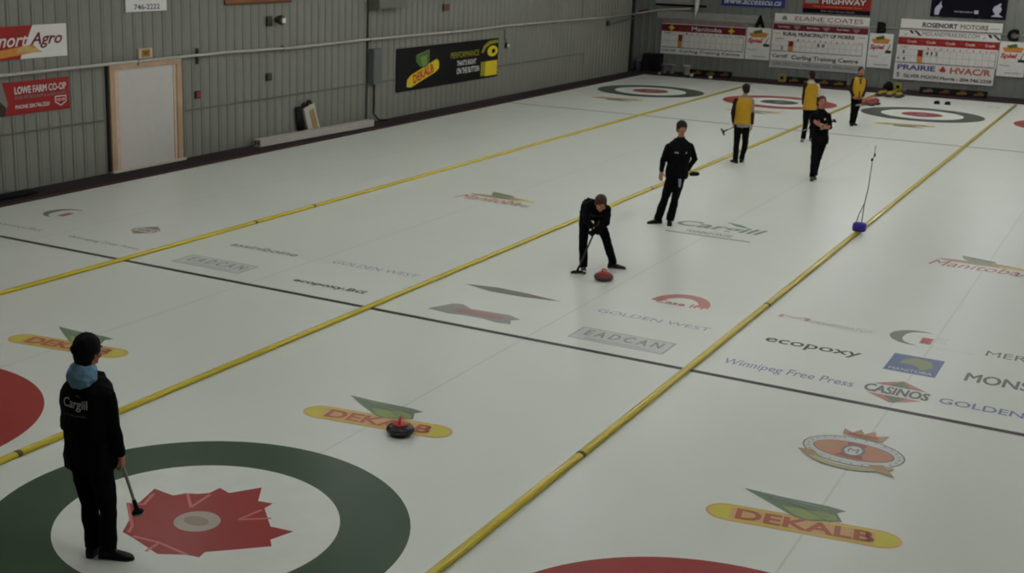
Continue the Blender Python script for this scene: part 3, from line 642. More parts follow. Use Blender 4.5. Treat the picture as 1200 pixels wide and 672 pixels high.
bchild(mb, 'lettering', o); grid(o, -6.88, -3.52, 1.12, 1.50, 12, -6.26, -6.08, None, 1.55, 2)
# --- scoreboard C
o = empty('scoreboard', (-.55, BY-.02, .37)); tag(o, 'white scoreboard reading Rosenort Motors and Prairie HVAC/R, right of centre', 'scoreboard')
bbox(o, 'board', mat('board_white', (216,216,208)), -2.30, 1.13, .98, 1.92)
bbox(o, 'top_panel', S_W, -2.26, 1.16, 2.24, 2.56, .03, .08); bbox(o, 'second_panel', S_W, -2.28, 1.14, 1.92, 2.21, .03, .07)
bbox(o, 'red_strip', S_R, -2.29, 1.13, 1.64, 1.90, .05, .06); bbox(o, 'bottom_panel', S_W, -2.31, 1.10, .38, .97, .03, .065)
mb = MB(); mb.text('ROSENORT', -1.50, -.32, 2.30, 2.46, bw(.083), S_TX, bold=.045); mb.text('MOTORS', -.22, .70, 2.30, 2.46, bw(.083), mat('tan_text', (148,142,116), .5), bold=.045); mb.text('ROSENORT', .78, 1.08, 2.33, 2.38, bw(.083), S_TX)
mb.text('MIDLANDTRAILERS.COM', -1.48, .45, 2.0, 2.13, bw(.073), S_GY, bold=.02)
for x in (-2.1, .55): mb.poly([(x+.16,2.16),(x+.26,2.16),(x+.34,2.04),(x+.24,2.04)], bw(.073), S_TX); mb.poly([(x+.32,2.16),(x+.42,2.16),(x+.62,1.98),(x+.52,1.98)], bw(.073), S_TX); mb.poly([(x,1.98),(x+.05,1.98),(x+.12,2.06),(x+.08,2.06)], bw(.073), S_GY)
for i in range(5): x = -2.16+i*.66; mb.text('Co-op', x, x+.18, 1.76, 1.82, bw(.063), S_PH); mb.text('Credit', x+.2, x+.52, 1.72, 1.82, bw(.063), S_W, bold=.01)
mb.text('SHEET', -2.2, -1.88, 1.53, 1.59, bw(.054), S_TR, bold=.01)
mb.text('1', -2.08, -2.02, 1.32, 1.44, bw(.056), S_TX, bold=.05); mb.text('4', -2.26, -2.18, 1.1, 1.2, bw(.056), S_TX, bold=.03); mb.text('8', -2.05, -1.97, 1.08, 1.2, bw(.056), S_TX, bold=.05)
for st, x in (('4', -1.28), ('1', -1.10), ('2', -.96)): mb.text(st, x, x+(.09 if st != '1' else .05), 1.30, 1.44, bw(.060), S_TX, bold=.05)
mb.text('PRAIRIE', -2.20, -.88, .74, .93, bw(.068), S_PU, bold=.035); mb.text('HVAC/R', -.38, 1.0, .70, .93, bw(.068), mat('rust', (176,96,66), .5), bold=.035)
mb.poly([(-.63+.26*px, .81+.26*py) for px, py in ((-.5,.1),(-.3,.1),(-.2,.35),(0,.55),(.2,.35),(.3,.1),(.5,.1),(.35,-.15),(.3,-.3),(.05,-.25),(0,-.5),(-.05,-.25),(-.3,-.3),(-.35,-.15))], bw(.068), S_TR)
mb.text('SILVER MOON', -1.95, -.75, .47, .59, bw(.068), mat('dull_green', (70,96,84), .5), bold=.04); mb.text('Morris - 204-746-2338', -.68, 1.04, .46, .57, bw(.068), S_TX, bold=.04); mb.text('S', -2.2, -2.1, .47, .64, bw(.068), S_TX, bold=.03)
bchild(mb, 'lettering', o); grid(o, -2.27, 1.08, 1.02, 1.48, 11, -1.56, -1.38, None, 1.54, 3)
# --- signs above
o = empty('wall_sign', (-7.8, BY-.02, 2.7)); tag(o, 'blue sign with white web address above the Curl Manitoba scoreboard', 'sign')
bbox(o, 'panel', S_BL, -9.02, -6.55, 2.70, 3.45); mb = MB(); mb.text('www.accesscu.ca', -8.9, -6.7, 2.79, 2.94, bw(.053), S_WT, bold=.03, shear=.3); bchild(mb, 'lettering', o)
o = empty('wall_sign', (-4.65, BY-.02, 2.6)); tag(o, 'red sign with white and black lettering above the Elaine Coates scoreboard', 'sign')
bbox(o, 'panel', S_R, -5.87, -3.40, 2.74, 3.5); bbox(o, 'lower_strip', S_NV, -5.86, -3.40, 2.60, 2.76, .02, .053); mb = MB(); mb.text('HIGHWAY', -5.18, -3.56, 2.93, 3.14, bw(.053), S_K, bold=.07); mb.text('HIGHWAY', -5.16, -3.58, 2.95, 3.14, bw(.056), S_WT, bold=.03); mb.text('Your Community Grocery Store', -5.5, -3.7, 2.80, 2.88, bw(.056), S_OR, bold=.02); mb.text('204 Main Street South', -5.2, -3.95, 2.65, 2.71, bw(.056), S_GY, bold=.02)
mb.rect(-5.8, -5.3, 2.95, 3.1, bw(.056), S_GY); bchild(mb, 'lettering', o)
o = empty('wall_sign', (-.05, BY-.02, 2.7)); tag(o, 'dark navy sign with white figures above the Rosenort Motors scoreboard', 'sign')
bbox(o, 'panel', S_NV, -1.31, 1.21, 2.69, 3.7); mb = MB(); f = bw(.053); S_LV = mat('lavender', (176,172,190), .5)
mb.poly([(-1.16,2.76),(-1.02,2.76),(-.98,2.95),(-.92,3.05),(-.97,3.12),(-.98,3.25),(-1.04,3.12),(-1.12,3.06),(-1.17,2.96)], f, S_LV)
mb.disc(.90, 3.03, .14, f, S_LV); mb.poly([(.86,3.1),(1.02,3.18),(1.0,3.26),(.9,3.2)], bw(.055), S_LV); mb.poly([(.72,2.78),(1.12,2.78),(.98,2.86),(.96,2.95),(.84,2.95),(.84,2.86)], bw(.055), S_LV)
mb.text('heritagecoop.ca', -.5, .1, 2.86, 2.94, f, S_LV, bold=.01); mb.rect(.16, .30, 2.85, 2.97, f, S_LV); bchild(mb, 'lettering', o)
# thin conduit across the back wall
mb = MB(); mb.tube([(-7.28,BY-.04,2.20),(-6.94,BY-.04,2.2),(-6.90,BY-.085,2.2),(-3.35,BY-.085,2.2),(-3.3,BY-.04,2.2),(-2.5,BY-.04,2.2),(-2.3,BY-.10,2.2),(1.19,BY-.10,2.2),(1.26,BY-.04,2.2),(RX-.1,BY-.04,2.15)], .013, 8); tag(mb.build('conduit', m_pipe), 'thin pale conduit along the back wall behind the scoreboards', 'pipe')
# pipe gate in the far corner
o = empty('corner_pipe', (-11.9, 41.2, 2.3)); tag(o, 'white pipe with a red valve crossing the far left corner', 'pipe')
mb = MB(); mb.tube([(-12.05,40.9,2.27),(-12.0,41.6,2.3),(-11.4,41.9,2.42),(-10.2,41.95,2.52)], .03, 8); bchild(mb, 'pipe_run', o, m_pipe)
mb = MB(); mb.tube([(-12.3,41.9,2.28),(-11.95,41.95,2.36)], .06, 10); bchild(mb, 'valve', o, mat('valve_red', (130,30,26), .5), 'red valve')
mb = MB(); mb.tube([(-9.95,41.9,2.95),(-9.95,41.9,2.55),(-10.0,41.9,2.2)], [.10,.08,.03], 10); bchild(mb, 'white_tail', o, S_WT, 'white hanging cloth')
o = empty('wall_sign', (-10.8, BY-.02, 2.55)); tag(o, 'pale sign cut by the top edge in the far left corner', 'sign')
bbox(o, 'panel', mat('strip_grey', (150,150,142)), -11.7, -9.9, 2.66, 3.0); bbox(o, 'lower_rail', S_K, -11.7, -9.6, 2.58, 2.66)

# things on the far walkway
def bucket(x, y, m, r=.13, h=.34, label=''):
    o = empty('bucket', (x, y, .012)); tag(o, label, 'bucket')
    q = MB(); n = 20; prof = [(r*.72,0),(r*.75,.01),(r*.97,h-.03),(r,h-.03),(r,h),(r*.93,h),(r*.70,.02)]
    vs = [(rr*math.cos(2*PI*i/n), rr*math.sin(2*PI*i/n), z) for rr, z in prof for i in range(n)]
    fs = [(k*n+i, k*n+(i+1) % n, (k+1)*n+(i+1) % n, (k+1)*n+i) for k in range(len(prof)-1) for i in range(n)]+[tuple(reversed(range(n))), tuple((len(prof)-1)*n+i for i in range(n))]
    q.add(vs, fs, None, True); q.build('pail', m, o)
    q = MB(); q.tube([(r*math.cos(t), -.02, h-.04-.5*r*math.sin(t)) if False else (r*1.02*math.cos(t), -r*.35*math.sin(t), h-.04-.10*math.sin(t)) for t in [PI*i/8 for i in range(9)]], .006, 6); q.build('bail_handle', mat('bail_metal', (110,110,105), .4, .6), o, label='wire handle')
    return o
bucket(-10.86, 41.3, mat('grey_plastic', (112,116,112), .5), label='grey bucket by the dark corner cabinet, left of two')
bucket(-10.57, 41.35, mat('grey_plastic2', (138,140,134), .5), label='pale grey bucket beside the left grey bucket')
bucket(-9.92, 41.25, mat('white_plastic', (200,196,186), .4), .15, .36, 'white bucket left of the first row of bumper boards')
o = empty('trash_bin', (-12.08, 41.5, .012)); tag(o, 'tall dark blue bin in the far left corner', 'bin')
q = MB(); q.lathe([(.12,0),(.13,.02),(.14,.38)], n=20); q.build('bin_body', mat('blue_grey_bin', (44,50,62), .5), o)
q = MB(); q.lathe([(.15,.38),(.15,.41),(.09,.45),(.03,.46)], n=20); q.build('lid', mat('bin_lid', (90,94,98), .5), o, label='paler lid')
o = empty('storage_cabinet', (-11.50, 41.75, .012)); tag(o, 'black cabinet against the back wall in the far corner', 'cabinet')
q = MB(); q.box(-.36,.30,-.3,.3,0,.68); q.build('cabinet_body', m_drk, o); q = MB(); q.box(-.34,-.03,-.315,-.30,.03,.65); q.build('door', mat('near_black', (20,20,21), .6), o); q = MB(); q.box(-.01,.28,-.315,-.30,.03,.65); q.build('door', mat('near_black', (20,20,21)), o)

def boards(x0, x1, y, n, label, cols):
    o = empty('bumper_board', ((x0+x1)/2, y, .012)); tag(o, label, 'bumper'); w = x1-x0
    q = MB(); q.loft([((-w/2,0,.125),(0,.09,0),(0,0,.125)), ((w/2,0,.125),(0,.09,0),(0,0,.125))], 4, p=1.); 
    q = MB(); q.box(-w/2, w/2, -.06, .06, 0, .25); q.build('board_body', mat('black_vinyl', (18,17,15), .5), o)
    for i in range(n):
        cx = -w/2+w*(i+.5)/n; q = MB(); f = lambda u, v: (u, -.064, v)
        c = cols[i % len(cols)]
        q.poly([(cx-.17,.07),(cx+.16,.09),(cx+.18,.16),(cx-.15,.14)], f, c); q.poly([(cx-.06,.14),(cx+.10,.16),(cx+.12,.21),(cx-.02,.21)], f, S_G)
        q.text('DEKALB', cx-.13, cx+.14, .09, .14, lambda u, v: (u, -.067, v), S_TR, bold=.03)
        q.build('logo_patch', None, o, smooth=False)
d1, d2, d3 = mat('dull_yellow', (100,98,40), .5), mat('dull_yellow2', (120,112,40), .5), mat('dull_red', (110,60,48), .5)
boards(-9.72, -8.07, 41.1, 3, 'low black bumper board row under the Curl Manitoba scoreboard', [d1, d2, d3])
boards(-5.95, -3.75, 41.1, 4, 'low black bumper board row behind the yellow-vested players', [d1, d2])
boards(-1.17, 1.09, 41.1, 4, 'low black bumper board row under the Prairie HVAC/R sign', [S_GY, d3, d2, d1])
def cup(x, y, label, m):
    o = empty('cup', (x, y, 0)); tag(o, label, 'cup', 'small white cups at the far edge'); q = MB(); q.lathe([(.06,0),(.075,.10)], n=14); q.build('cup_body', m, o); q = MB(); q.lathe([(.08,.10),(.08,.115)], n=14); q.build('rim', m, o)
cup(-9.55, 40.75, 'small white cup left of the first bumper board row', S_WT); cup(-8.68, 40.2+.2, 'small white cup before the first bumper board row', S_WT); cup(-10.75, 40.45, 'tiny white cup below the grey buckets', S_GY)
cup(-9.0, 41.35, 'grey cup standing behind the first bumper board row', S_GY); cup(-1.75, 41.4, 'pale grey cup left of the Prairie bumper board row', S_GY)
def marker(x, label):
    o = empty('sign_block', (x, 41.3, .012)); tag(o, label, 'sign', 'yellow number blocks'); q = MB(); q.box(-.13,.13,-.04,.04,.02,.30); q.build('block', mat('dull_yellow_block', (150,138,58), .6), o); q = MB(); q.disc(0, .16, .06, lambda u, v: (u, -.043, v), S_K); q.build('number_dot', None, o, smooth=False)
marker(-6.04-.24+.1, 'yellow block left of the second bumper board row'); marker(-1.96, 'yellow block right of the black bag')
o = empty('duffel_bag', (-2.24, 40.95, .012)); tag(o, 'black bag on the far walkway behind the yellow stones', 'bag')
q = MB(); q.ball((0,0,.16), .18, .14, .16, n=18); q.ball((.03,0,.24), .12, .10, .11); soft(q, 'bag_body', mat('black_cloth', (16,16,18)), o, .015, 3, .02); q = MB(); q.tube([(-.08,-.08,.28),(-.04,-.09,.36),(.06,-.09,.36),(.10,-.08,.28)], .012, 8); q.build('strap', mat('near_black', (20,20,21)), o)

# hacks on the ice at the far end
for x, lab in ((-.12, 'black rubber foothold behind the far green ring, left one'), (.22, 'black rubber foothold behind the far green ring, right one')):
    o = empty('curling_hack', (x, 38.2, 0)); tag(o, lab, 'hack', 'hacks')
    q = MB(); q.box(-.09, .09, -.06, .1, 0, .02); q.build('plate', m_drk, o)
    q = MB(); q.loft([((0,.09,.055),(.085,0,0),(0,0,.05)), ((0,-.05,.04),(.085,0,0),(0,0,.035))], 16, p=3); q.build('foot_cup', mat('black_rubber', (22,22,22), .8), o)

# ------------------------------------------------------------------ curling stones
m_gran = mat('granite', (44,39,38), .25, var=.35, scale=60, spec=.5); m_band = mat('striking_band', (70,70,70), .5, var=.2, scale=50)
def stone(x, y, rz, cm, label, gm=m_gran, tilt=0, group='curling stones'):
    o = empty('curling_stone', (x, y, 0), rz); tag(o, label, 'curling stone', group)
    q = MB(); q.lathe([(.055,0),(.075,.002),(.115,.014),(.137,.034),(.1445,.050),(.1445,.066),(.137,.084),(.115,.102),(.085,.111),(.05,.114)], n=40); q.build('granite_body', gm, o)
    q = MB(); q.lathe([(.1452,.048),(.1458,.052),(.1458,.064),(.1452,.068)], n=40); q.build('striking_band', m_band, o)
    q = MB(); q.lathe([(.085,.112),(.086,.120),(.074,.127),(.02,.129)], n=32); h = q.build('handle_plate', cm, o)
    q = MB(); q.tube([(-.045,0,.125),(-.045,0,.150),(-.030,0,.168),(0,0,.174),(.04,0,.176),(.075,0,.172)], [.016,.014,.014,.014,.014,.010], 10, round_ends=True); q.build('grip', cm, o)
    return o
m_hr = mat('handle_red', (188,30,22), .3, spec=.6); m_hy = mat('handle_yellow', (186,168,40), .35)
m_gr_red = mat('granite_reddish', (104,62,60), .35, var=.25, scale=50)
stone(.39, 2.70, PI/2+.35, m_hr, 'dark stone with a red handle lying near the green ring')
stone(-.30, 9.72, -.6, m_hr, 'reddish stone sliding before the bending sweeper', m_gr_red)
# parked stones behind the far rings
proto = stone(-2.15, 39.05, .4, m_hy, 'yellow-handled stone parked before the black bag', m_gran, group='parked yellow stones')
for i, (x, y) in enumerate(((-1.85,39.08), (-1.55,39.1), (-2.15,39.4), (-1.84,39.42), (-1.52,39.42), (-2.1,39.75), (-1.78,39.76))):
    c = copy_tree(proto); c.location = (x, y, 0); c.rotation_euler.z = i*1.1
    c['label'] = 'yellow-handled stone in the cluster behind the far red ring'
proto['label'] = 'yellow-handled stone in the cluster behind the far red ring'
proto = stone(-2.12, 35.70, .4, m_hr, 'red stone in the diagonal row behind the far players', m_gr_red, group='parked red stones')
proto['label'] = 'red stone in the diagonal row left of the far green ring'
for i, (x, y) in enumerate(((-2.08,36.08), (-2.02,36.46), (-1.97,36.84), (-1.93,37.22), (-1.80,35.95), (-1.72,36.33))):
    c = copy_tree(proto); c.location = (x, y, 0); c.rotation_euler.z = i*.9

# ------------------------------------------------------------------ timing rod on the divider
o = empty('sensor_stand', (2.20, 15.52, .009)); tag(o, 'blue-purple weight with a tall thin rod standing on the yellow divider', 'stand')
q = MB(); q.loft([((0,0,.045),(.10,0,0),(0,.07,0)),((0,0,.07),(.115,0,0),(0,.085,0)),((0,0,.17),(.115,0,0),(0,.085,0)),((0,0,.20),(.09,0,0),(0,.06,0))], 24, p=3.5); q.build('weight', mat('purple_blue', (60,52,150), .5), o)
q = MB(); q.tube([(.03,0,.18),(.035,0,.5),(.07,0,.8),(.085,0,1.3)], .009, 8); q.build('rod', mat('rod_grey', (110,112,104), .4, .4), o)
q = MB(); q.tube([(-.07,0,.18),(-.03,0,.35),(.04,0,.56),(.06,0,.75)], .008, 8); q.build('brace', mat('rod_grey', (110,112,104)), o)
q = MB(); q.ball((.08,0,1.34), .022, .022, .03); q.build('lower_clip', m_drk, o, label='black clip'); q = MB(); q.ball((.115,0,1.43), .016, .016, .035); q.build('upper_clip', m_drk, o, label='black clip')
q = MB(); q.tube([(.085,0,1.34),(.11,0,1.42),(.112,0,1.60)], .007, 8); q.build('tip', mat('rod_grey', (110,112,104)), o)

# ------------------------------------------------------------------ people
m_skin = mat('skin', (176,118,92), .55, var=.05); m_black = mat('black_jacket', (9,9,11), .85, var=.2, scale=20, bump=.2, spec=.12); m_trs = mat('black_trousers', (8,8,10), .85, var=.2, scale=20, bump=.2, spec=.12)
m_shoe = mat('black_shoe', (9,9,9), .5, spec=.2); m_hair = mat('dark_hair', (26,20,17), .6, var=.3, scale=60); m_rhair = mat('brown_hair', (70,44,34), .6, var=.3, scale=60)
m_vest = mat('yellow_vest', (178,138,30), .75, var=.06, scale=8, bump=.15); m_grey = mat('grey_jersey', (138,134,126), .8); m_wht = mat('white_cloth', (190,186,176), .8); m_dkm = mat('dark_maroon_sleeve', (38,22,22), .8)
m_sole = mat('pale_sole', (170,166,156), .6); m_eye = mat('eye_white', (220,215,205), .3); m_iris = mat('iris', (30,22,18), .3); m_lip = mat('lip', (150,84,76), .5)
YAW = .5227
V = Vector
def head_geo(mb, c, f, up=V((0,0,1)), s=1.):
    c = V(c); f = V(f).normalized(); up = (V(up)-f*V(up).dot(f)).normalized(); sd = f.cross(up)
    def E(o_, r, az=up): mb.ball(c+f*o_[1]*s+up*o_[2]*s+sd*o_[0]*s, r[0]*s, r[1]*s, r[2]*s, sd, f, up)
    E((0,-.012,.02), (.076,.095,.098)); E((0,.018,-.04), (.060,.070,.078)); E((0,.058,-.092), (.030,.026,.026))
    E((0,.095,-.012), (.013,.020,.026)); E((0,.105,-.028), (.017,.014,.012)); E((0,.072,.025), (.056,.020,.014))
    E((0,.080,-.062), (.026,.014,.012))
    for k in (-1, 1): E((k*.078,-.008,-.012), (.010,.022,.032)); E((k*.042,.062,-.03), (.026,.022,.024))
    return c, f, up, sd
def face_parts(par, c, f, up, sd, s=1.):
    for k in (-1, 1):
        q = MB(); q.ball(c+f*.078*s+up*.006*s+sd*k*.031*s, .0135*s, .013*s, .009*s, sd, f, up, 10, 6); e = q.build('eye', m_eye, par)
        q = MB(); q.ball(c+f*.088*s+up*.006*s+sd*k*.031*s, .006*s, .005*s, .006*s, sd, f, up, 8, 6); q.build('iris', m_iris, e)
        q = MB(); q.tube([c+f*.090*s+up*.028*s+sd*k*.014*s, c+f*.091*s+up*.034*s+sd*k*.03*s, c+f*.078*s+up*.028*s+sd*k*.05*s], .005*s, 6); q.build('eyebrow', m_hair, par)
    q = MB(); q.ball(c+f*.091*s-up*.063*s, .023*s, .006*s, .0065*s, sd, f, up, 10, 6); q.build('mouth', m_lip, par)
def hair_geo(mb, c, f, up, sd, s=1., big=0., back=0.):
    mb.ball(c+up*.040*s-f*.026*s, (.086+big)*s, (.094+big)*s, (.094+big)*s, sd, f, up)
    mb.ball(c-up*.02*s-f*(.05)*s, (.078+big)*s, (.058+big)*s, (.085+back)*s, sd, f, up)
    for k in (-1, 1): mb.ball(c+sd*k*.072*s+up*.02*s-f*.0, .016*s, .03*s, .045*s, sd, f, up)
def hand_geo(mb, w, d, n, thumb, curl=.5, s=1.):
    """w wrist, d finger direction, n palm normal, thumb: +1/-1 side of thumb along d x n"""
    w = V(w); d = V(d).normalized(); n = (V(n)-d*V(n).dot(d)).normalized(); sd = d.cross(n)*thumb
    mb.loft([(w-d*.02*s, sd*.026*s, n*.020*s), (w+d*.02*s, sd*.034*s, n*.018*s), (w+d*.06*s, sd*.043*s, n*.016*s), (w+d*.092*s, sd*.041*s, n*.012*s)], 14, p=2.6)
    for i, L in enumerate((.074, .083, .077, .060)):
        off = (.031-.021*i)*s; p = w+d*.085*s+sd*off; dd = d.copy(); pts = [p]; 
        for k, fr in enumerate((.45, .3, .25)):
            a = curl*(k*.8+.5); q = (dd*math.cos(a)+n*math.sin(a)).normalized(); p = p+q*L*fr*s; pts.append(p)
            n2 = n
        mb.tube(pts, [.0098*s, .0092*s, .0085*s, .0072*s], 8, round_ends=True)
    b = w+d*.025*s+sd*.034*s
    mb.tube([b, b+(d*.55+sd*.75+n*.2).normalized()*.035*s, b+(d*.55+sd*.75+n*.2).normalized()*.035*s+(d*.85+sd*.2+n*.45).normalized()*.045*s], [.0135*s, .0115*s, .009*s], 8, round_ends=True)
def shoe_geo(mb, heel, d, L=.285, s=1., z0=.0):
    """heel: point on the floor under the heel's back"""
    d = V((d[0], d[1], 0)).normalized(); sd = V((d.y, -d.x, 0)); h0 = V((heel[0], heel[1], z0)); rings = []
    for t, w, h in ((.0,.024,.060),(.04,.034,.088),(.25,.037,.098),(.42,.036,.082),(.6,.043,.062),(.8,.044,.048),(.94,.033,.036),(1.,.016,.024)):
        rings.append((h0+d*L*t+V((0,0,h/2)), sd*w*s, V((0,0,h/2))))
    mb.loft(rings, 16, p=2.8)
def torso_rings(J, grow=0., t0=-.10, t1=1.0, dep=1., wk=1., front=None):
    hip, nk, sl, sr = V(J['hips']), V(J['neck']), V(J['shL']), V(J['shR'])
    sv = (sr-sl); sw = sv.length/2; sv.normalize(); mid = (sl+sr)/2
    base = [(-.12,.90,.66),(0,.95,.68),(.25,.86,.62),(.45,.92,.62),(.65,1.0,.64),(.80,1.0,.58),(.90,.80,.46),(.96,.5,.38),(1.0,.34,.34)]
    out = []
    sp = nk-hip; k_mid = .82; off = mid-(hip+sp*k_mid)
    for t, w, d in base:
        if t < t0-1e-6 or t > t1+1e-6: continue
        k = max(0, min(1, t/k_mid)) if t <= k_mid else max(0, (1-t)/(1-k_mid))
        c = hip+sp*t+off*k
        out.append((t, c, w*sw*wk+grow, d*sw*dep+grow))
    rings = []
    tn = sp.normalized(); sdv = (sv-tn*sv.dot(tn)).normalized(); dv = tn.cross(sdv)
    for t, c, w, d in out: rings.append((c, sdv*w, dv*d))
    return rings, sdv, dv
def person(P, J, label, head_dir, face=True, hair=m_hair, voxel=.009, hair_big=0., hair_back=0., head_up=(0,0,1), toeL=(0,-1), toeR=(0,-1), leg=1., head_s=1., hemw=1., hands=(), grow_t=.0, jacket=None, name='jacket', hemt=-.12, sleeves=True, shoes=m_shoe, hs=1.0, dep=1., legmat=None, gloves=None, pel=1.):
    frame = dict(loc=(P[0], P[1], 0), rotz=YAW)
    b = MB(); r, sdv, dv = torso_rings(J, -.022, dep=dep); b.loft(r, 20)
    c, f, up, sd = head_geo(b, J['head'], head_dir, head_up, head_s)
    nk = V(J['neck']); b.tube([nk-(c-nk).normalized()*.04, nk, c-up*.03*head_s-f*.015], [.062,.054,.052], 14)
    for k in 'LR':
        b.tube([J['sh'+k], J['el'+k], J['wr'+k]], [.050,.040,.027], 12, round_ends=True)
        an = V(J['an'+k]); b.tube([J['hip'+k], J['kn'+k], (an.x, an.y, max(.07, an.z))], [.080*leg,.055*leg,.038], 12, round_ends=True)
        t = toeL if k == 'L' else toeR; td = V((t[0], t[1], 0)).normalized()
        b.tube([(an.x, an.y, .075), (an.x+td.x*.09, an.y+td.y*.09, .04)], [.036,.02], 10, round_ends=True)
    b.ball(V(J['hips'])-V((0,0,.03)), .13, .10, .10)
    for h in hands: hand_geo(b, *h, s=hs)
    body = soft(b, 'person', m_skin, None, voxel if not hands else min(voxel, .0075), 2, **frame)
    tag(body, label, 'person', 'people on the ice')
    if gloves:
        for h in hands:
            q = MB(); hand_geo(q, *h, s=hs*1.12); soft(q, 'glove', gloves, body, .007, 1)
    if face: face_parts(body, c, f, up, sd, head_s)
    if hair is not None:
        q = MB(); hair_geo(q, c, f, up, sd, head_s, hair_big, hair_back); soft(q, 'hair', hair, body, .008, 2, .006, .02)
    # trousers
    q = MB()
    for k in 'LR':
        an = V(J['an'+k]); kn = V(J['kn'+k]); hp = V(J['hip'+k]); bt = V((an.x, an.y, max(.055, an.z-.045)))
        q.tube([hp+V((0,0,.04)), hp.lerp(kn, .35), kn, kn.lerp(bt, .5), bt], [.098*leg,.090*leg,.070*leg,.064*leg*hemw,.062*leg*hemw], 16)
    hp = V(J['hips']); q.loft([(hp-V((0,0,.10)), sdv*.13*leg, dv*.10), (hp, sdv*.165, dv*.115), (hp+V((0,0,.08)), sdv*.16, dv*.11)] if abs(sdv.z) < .5 else [(hp, (.1,0,0), (0,.1,0)), (hp+V((0,0,.1)), (.1,0,0), (0,.1,0))], 18)
    soft(q, 'trousers', legmat or m_trs, body, .010, 3, .010, .09)
    for k in 'LR':
        an = V(J['an'+k]); t = toeL if k == 'L' else toeR; td = V((t[0], t[1], 0)).normalized(); z0 = .0
        q = MB(); shoe_geo(q, (an.x-td.x*.085, an.y-td.y*.085), td, .29, 1.05, z0+.004); s_ = soft(q, 'shoe', shoes, body, .007, 2)
        q = MB(); sd2 = V((td.y, -td.x, 0)); h0 = V((an.x, an.y, 0))-td*.088
        q.loft([(h0+td*.295*t_+V((0,0,.0005)), sd2*w, V((0,0,.0005+.011))) for t_, w in ((0,.02),(.05,.034),(.3,.036),(.6,.044),(.85,.044),(1,.018))], 12, p=4)
        for i_ in range(len(q.v)): q.v[i_] = (q.v[i_][0], q.v[i_][1], max(0., q.v[i_][2]))
        q.build('sole', m_sole if shoes is not m_shoe else mat('dark_sole', (40,38,36), .8), s_)
    if jacket is not None:
        q = MB(); r, _, _ = torso_rings(J, .018+grow_t, hemt, dep=dep); q.loft(r, 22, p=2.3)
        if sleeves:
            for k in 'LR': q.tube([V(J['sh'+k])-V((0,0,.012)), V(J['sh'+k]).lerp(V(J['el'+k]), .5), J['el'+k], V(J['wr'+k])], [.070,.064,.056,.042], 14, round_ends=False); q.ball(V(J['sh'+k])-V((0,0,.012)), .07, .07, .07); q.ball(J['el'+k], .055, .055, .055)
        else:
            pass
        j = soft(q, name, jacket, body, .010, 3, .012, .10)
        q = MB(); q.tube([nk-(c-nk).normalized()*.03, nk+(c-nk).normalized()*.035], [.078,.070], 18); soft(q, 'collar', jacket, j, .008, 2)
    else: j = None
    return body, j, (c, f, up, sd, sdv, dv)
def sleeve(J, k, m, par, a=0., b=1., name='sleeve', r=.006):
    sh, el, wr = V(J['sh'+k]), V(J['el'+k]), V(J['wr'+k]); q = MB()
    if a < .5: q.tube([sh.lerp(el, .0), el if b > .5 else sh.lerp(el, b*2)], [.068+r, .056+r], 14, round_ends=True)
    if b > .5: q.tube([el, wr], [.054+r, .042+r], 14, round_ends=False); q.ball(el, .055+r, .055+r, .055+r)
    return soft(q, name, m, par, .009, 3, .008, .09)
def broom(P, head, top, label, head_len=.2, face_n=(0,0,-1), ax=None, hm=None, headm=None):
    o = empty('curling_broom', (P[0], P[1], 0), YAW); tag(o, label, 'broom', 'curling brooms'); h, t = V(head), V(top); d = (t-h).normalized()
    n = V(face_n).normalized(); ax = V(ax) if ax else d.cross(n); ax = (ax-n*ax.dot(n)).normalized(); ay = n.cross(ax)
    q = MB(); q.tube([h-n*.03+d*.015, t], [.0125,.0135], 10, round_ends=True); q.build('handle', hm or mat('broom_handle', (150,146,136), .35, .3), o)
    q = MB(); q.tube([h-n*.03+d*.01, h-n*.03+d*.10], [.02,.0165], 10); q.build('ferrule', m_drk, o)
    q = MB(); q.loft([(h-n*.045, ax*head_len*.28, ay*.020), (h-n*.03, ax*head_len*.46, ay*.034), (h-n*.012, ax*head_len/2, ay*.038)], 18, p=3); q.build('brush_plate', headm or m_drk, o)
    q = MB(); q.loft([(h-n*.012, ax*head_len*.48, ay*.036), (h, ax*head_len*.49, ay*.037)], 18, p=3.5); q.build('brush_pad', mat('brush_pad', (150,148,140), .8), o, label='pale pad')
    return o
def patch(par, jm, mk, origin, right, up_, nrm, m, name, label=None):
    """print draped on a garment: mk(mb, fn) draws flat shapes, fn projects them onto the garment along nrm"""
    bv = BVHTree.FromPolygons([v.co for v in jm.vertices], [p.vertices for p in jm.polygons])
    O, R_, U, N = V(origin), V(right).normalized(), V(up_).normalized(), V(nrm).normalized()
    q = MB()
    def fn(u, v):
        p = O+R_*u+U*v+N*.5; loc, no, i, dd = bv.ray_cast(p, -N, 1.2)
        return tuple(loc+N*.004) if loc else tuple(O+R_*u+U*v)
    mk(q, fn); return q.build(name, None, par, smooth=False, label=label)
m_print = mat('print_white', (186,186,186), .7)

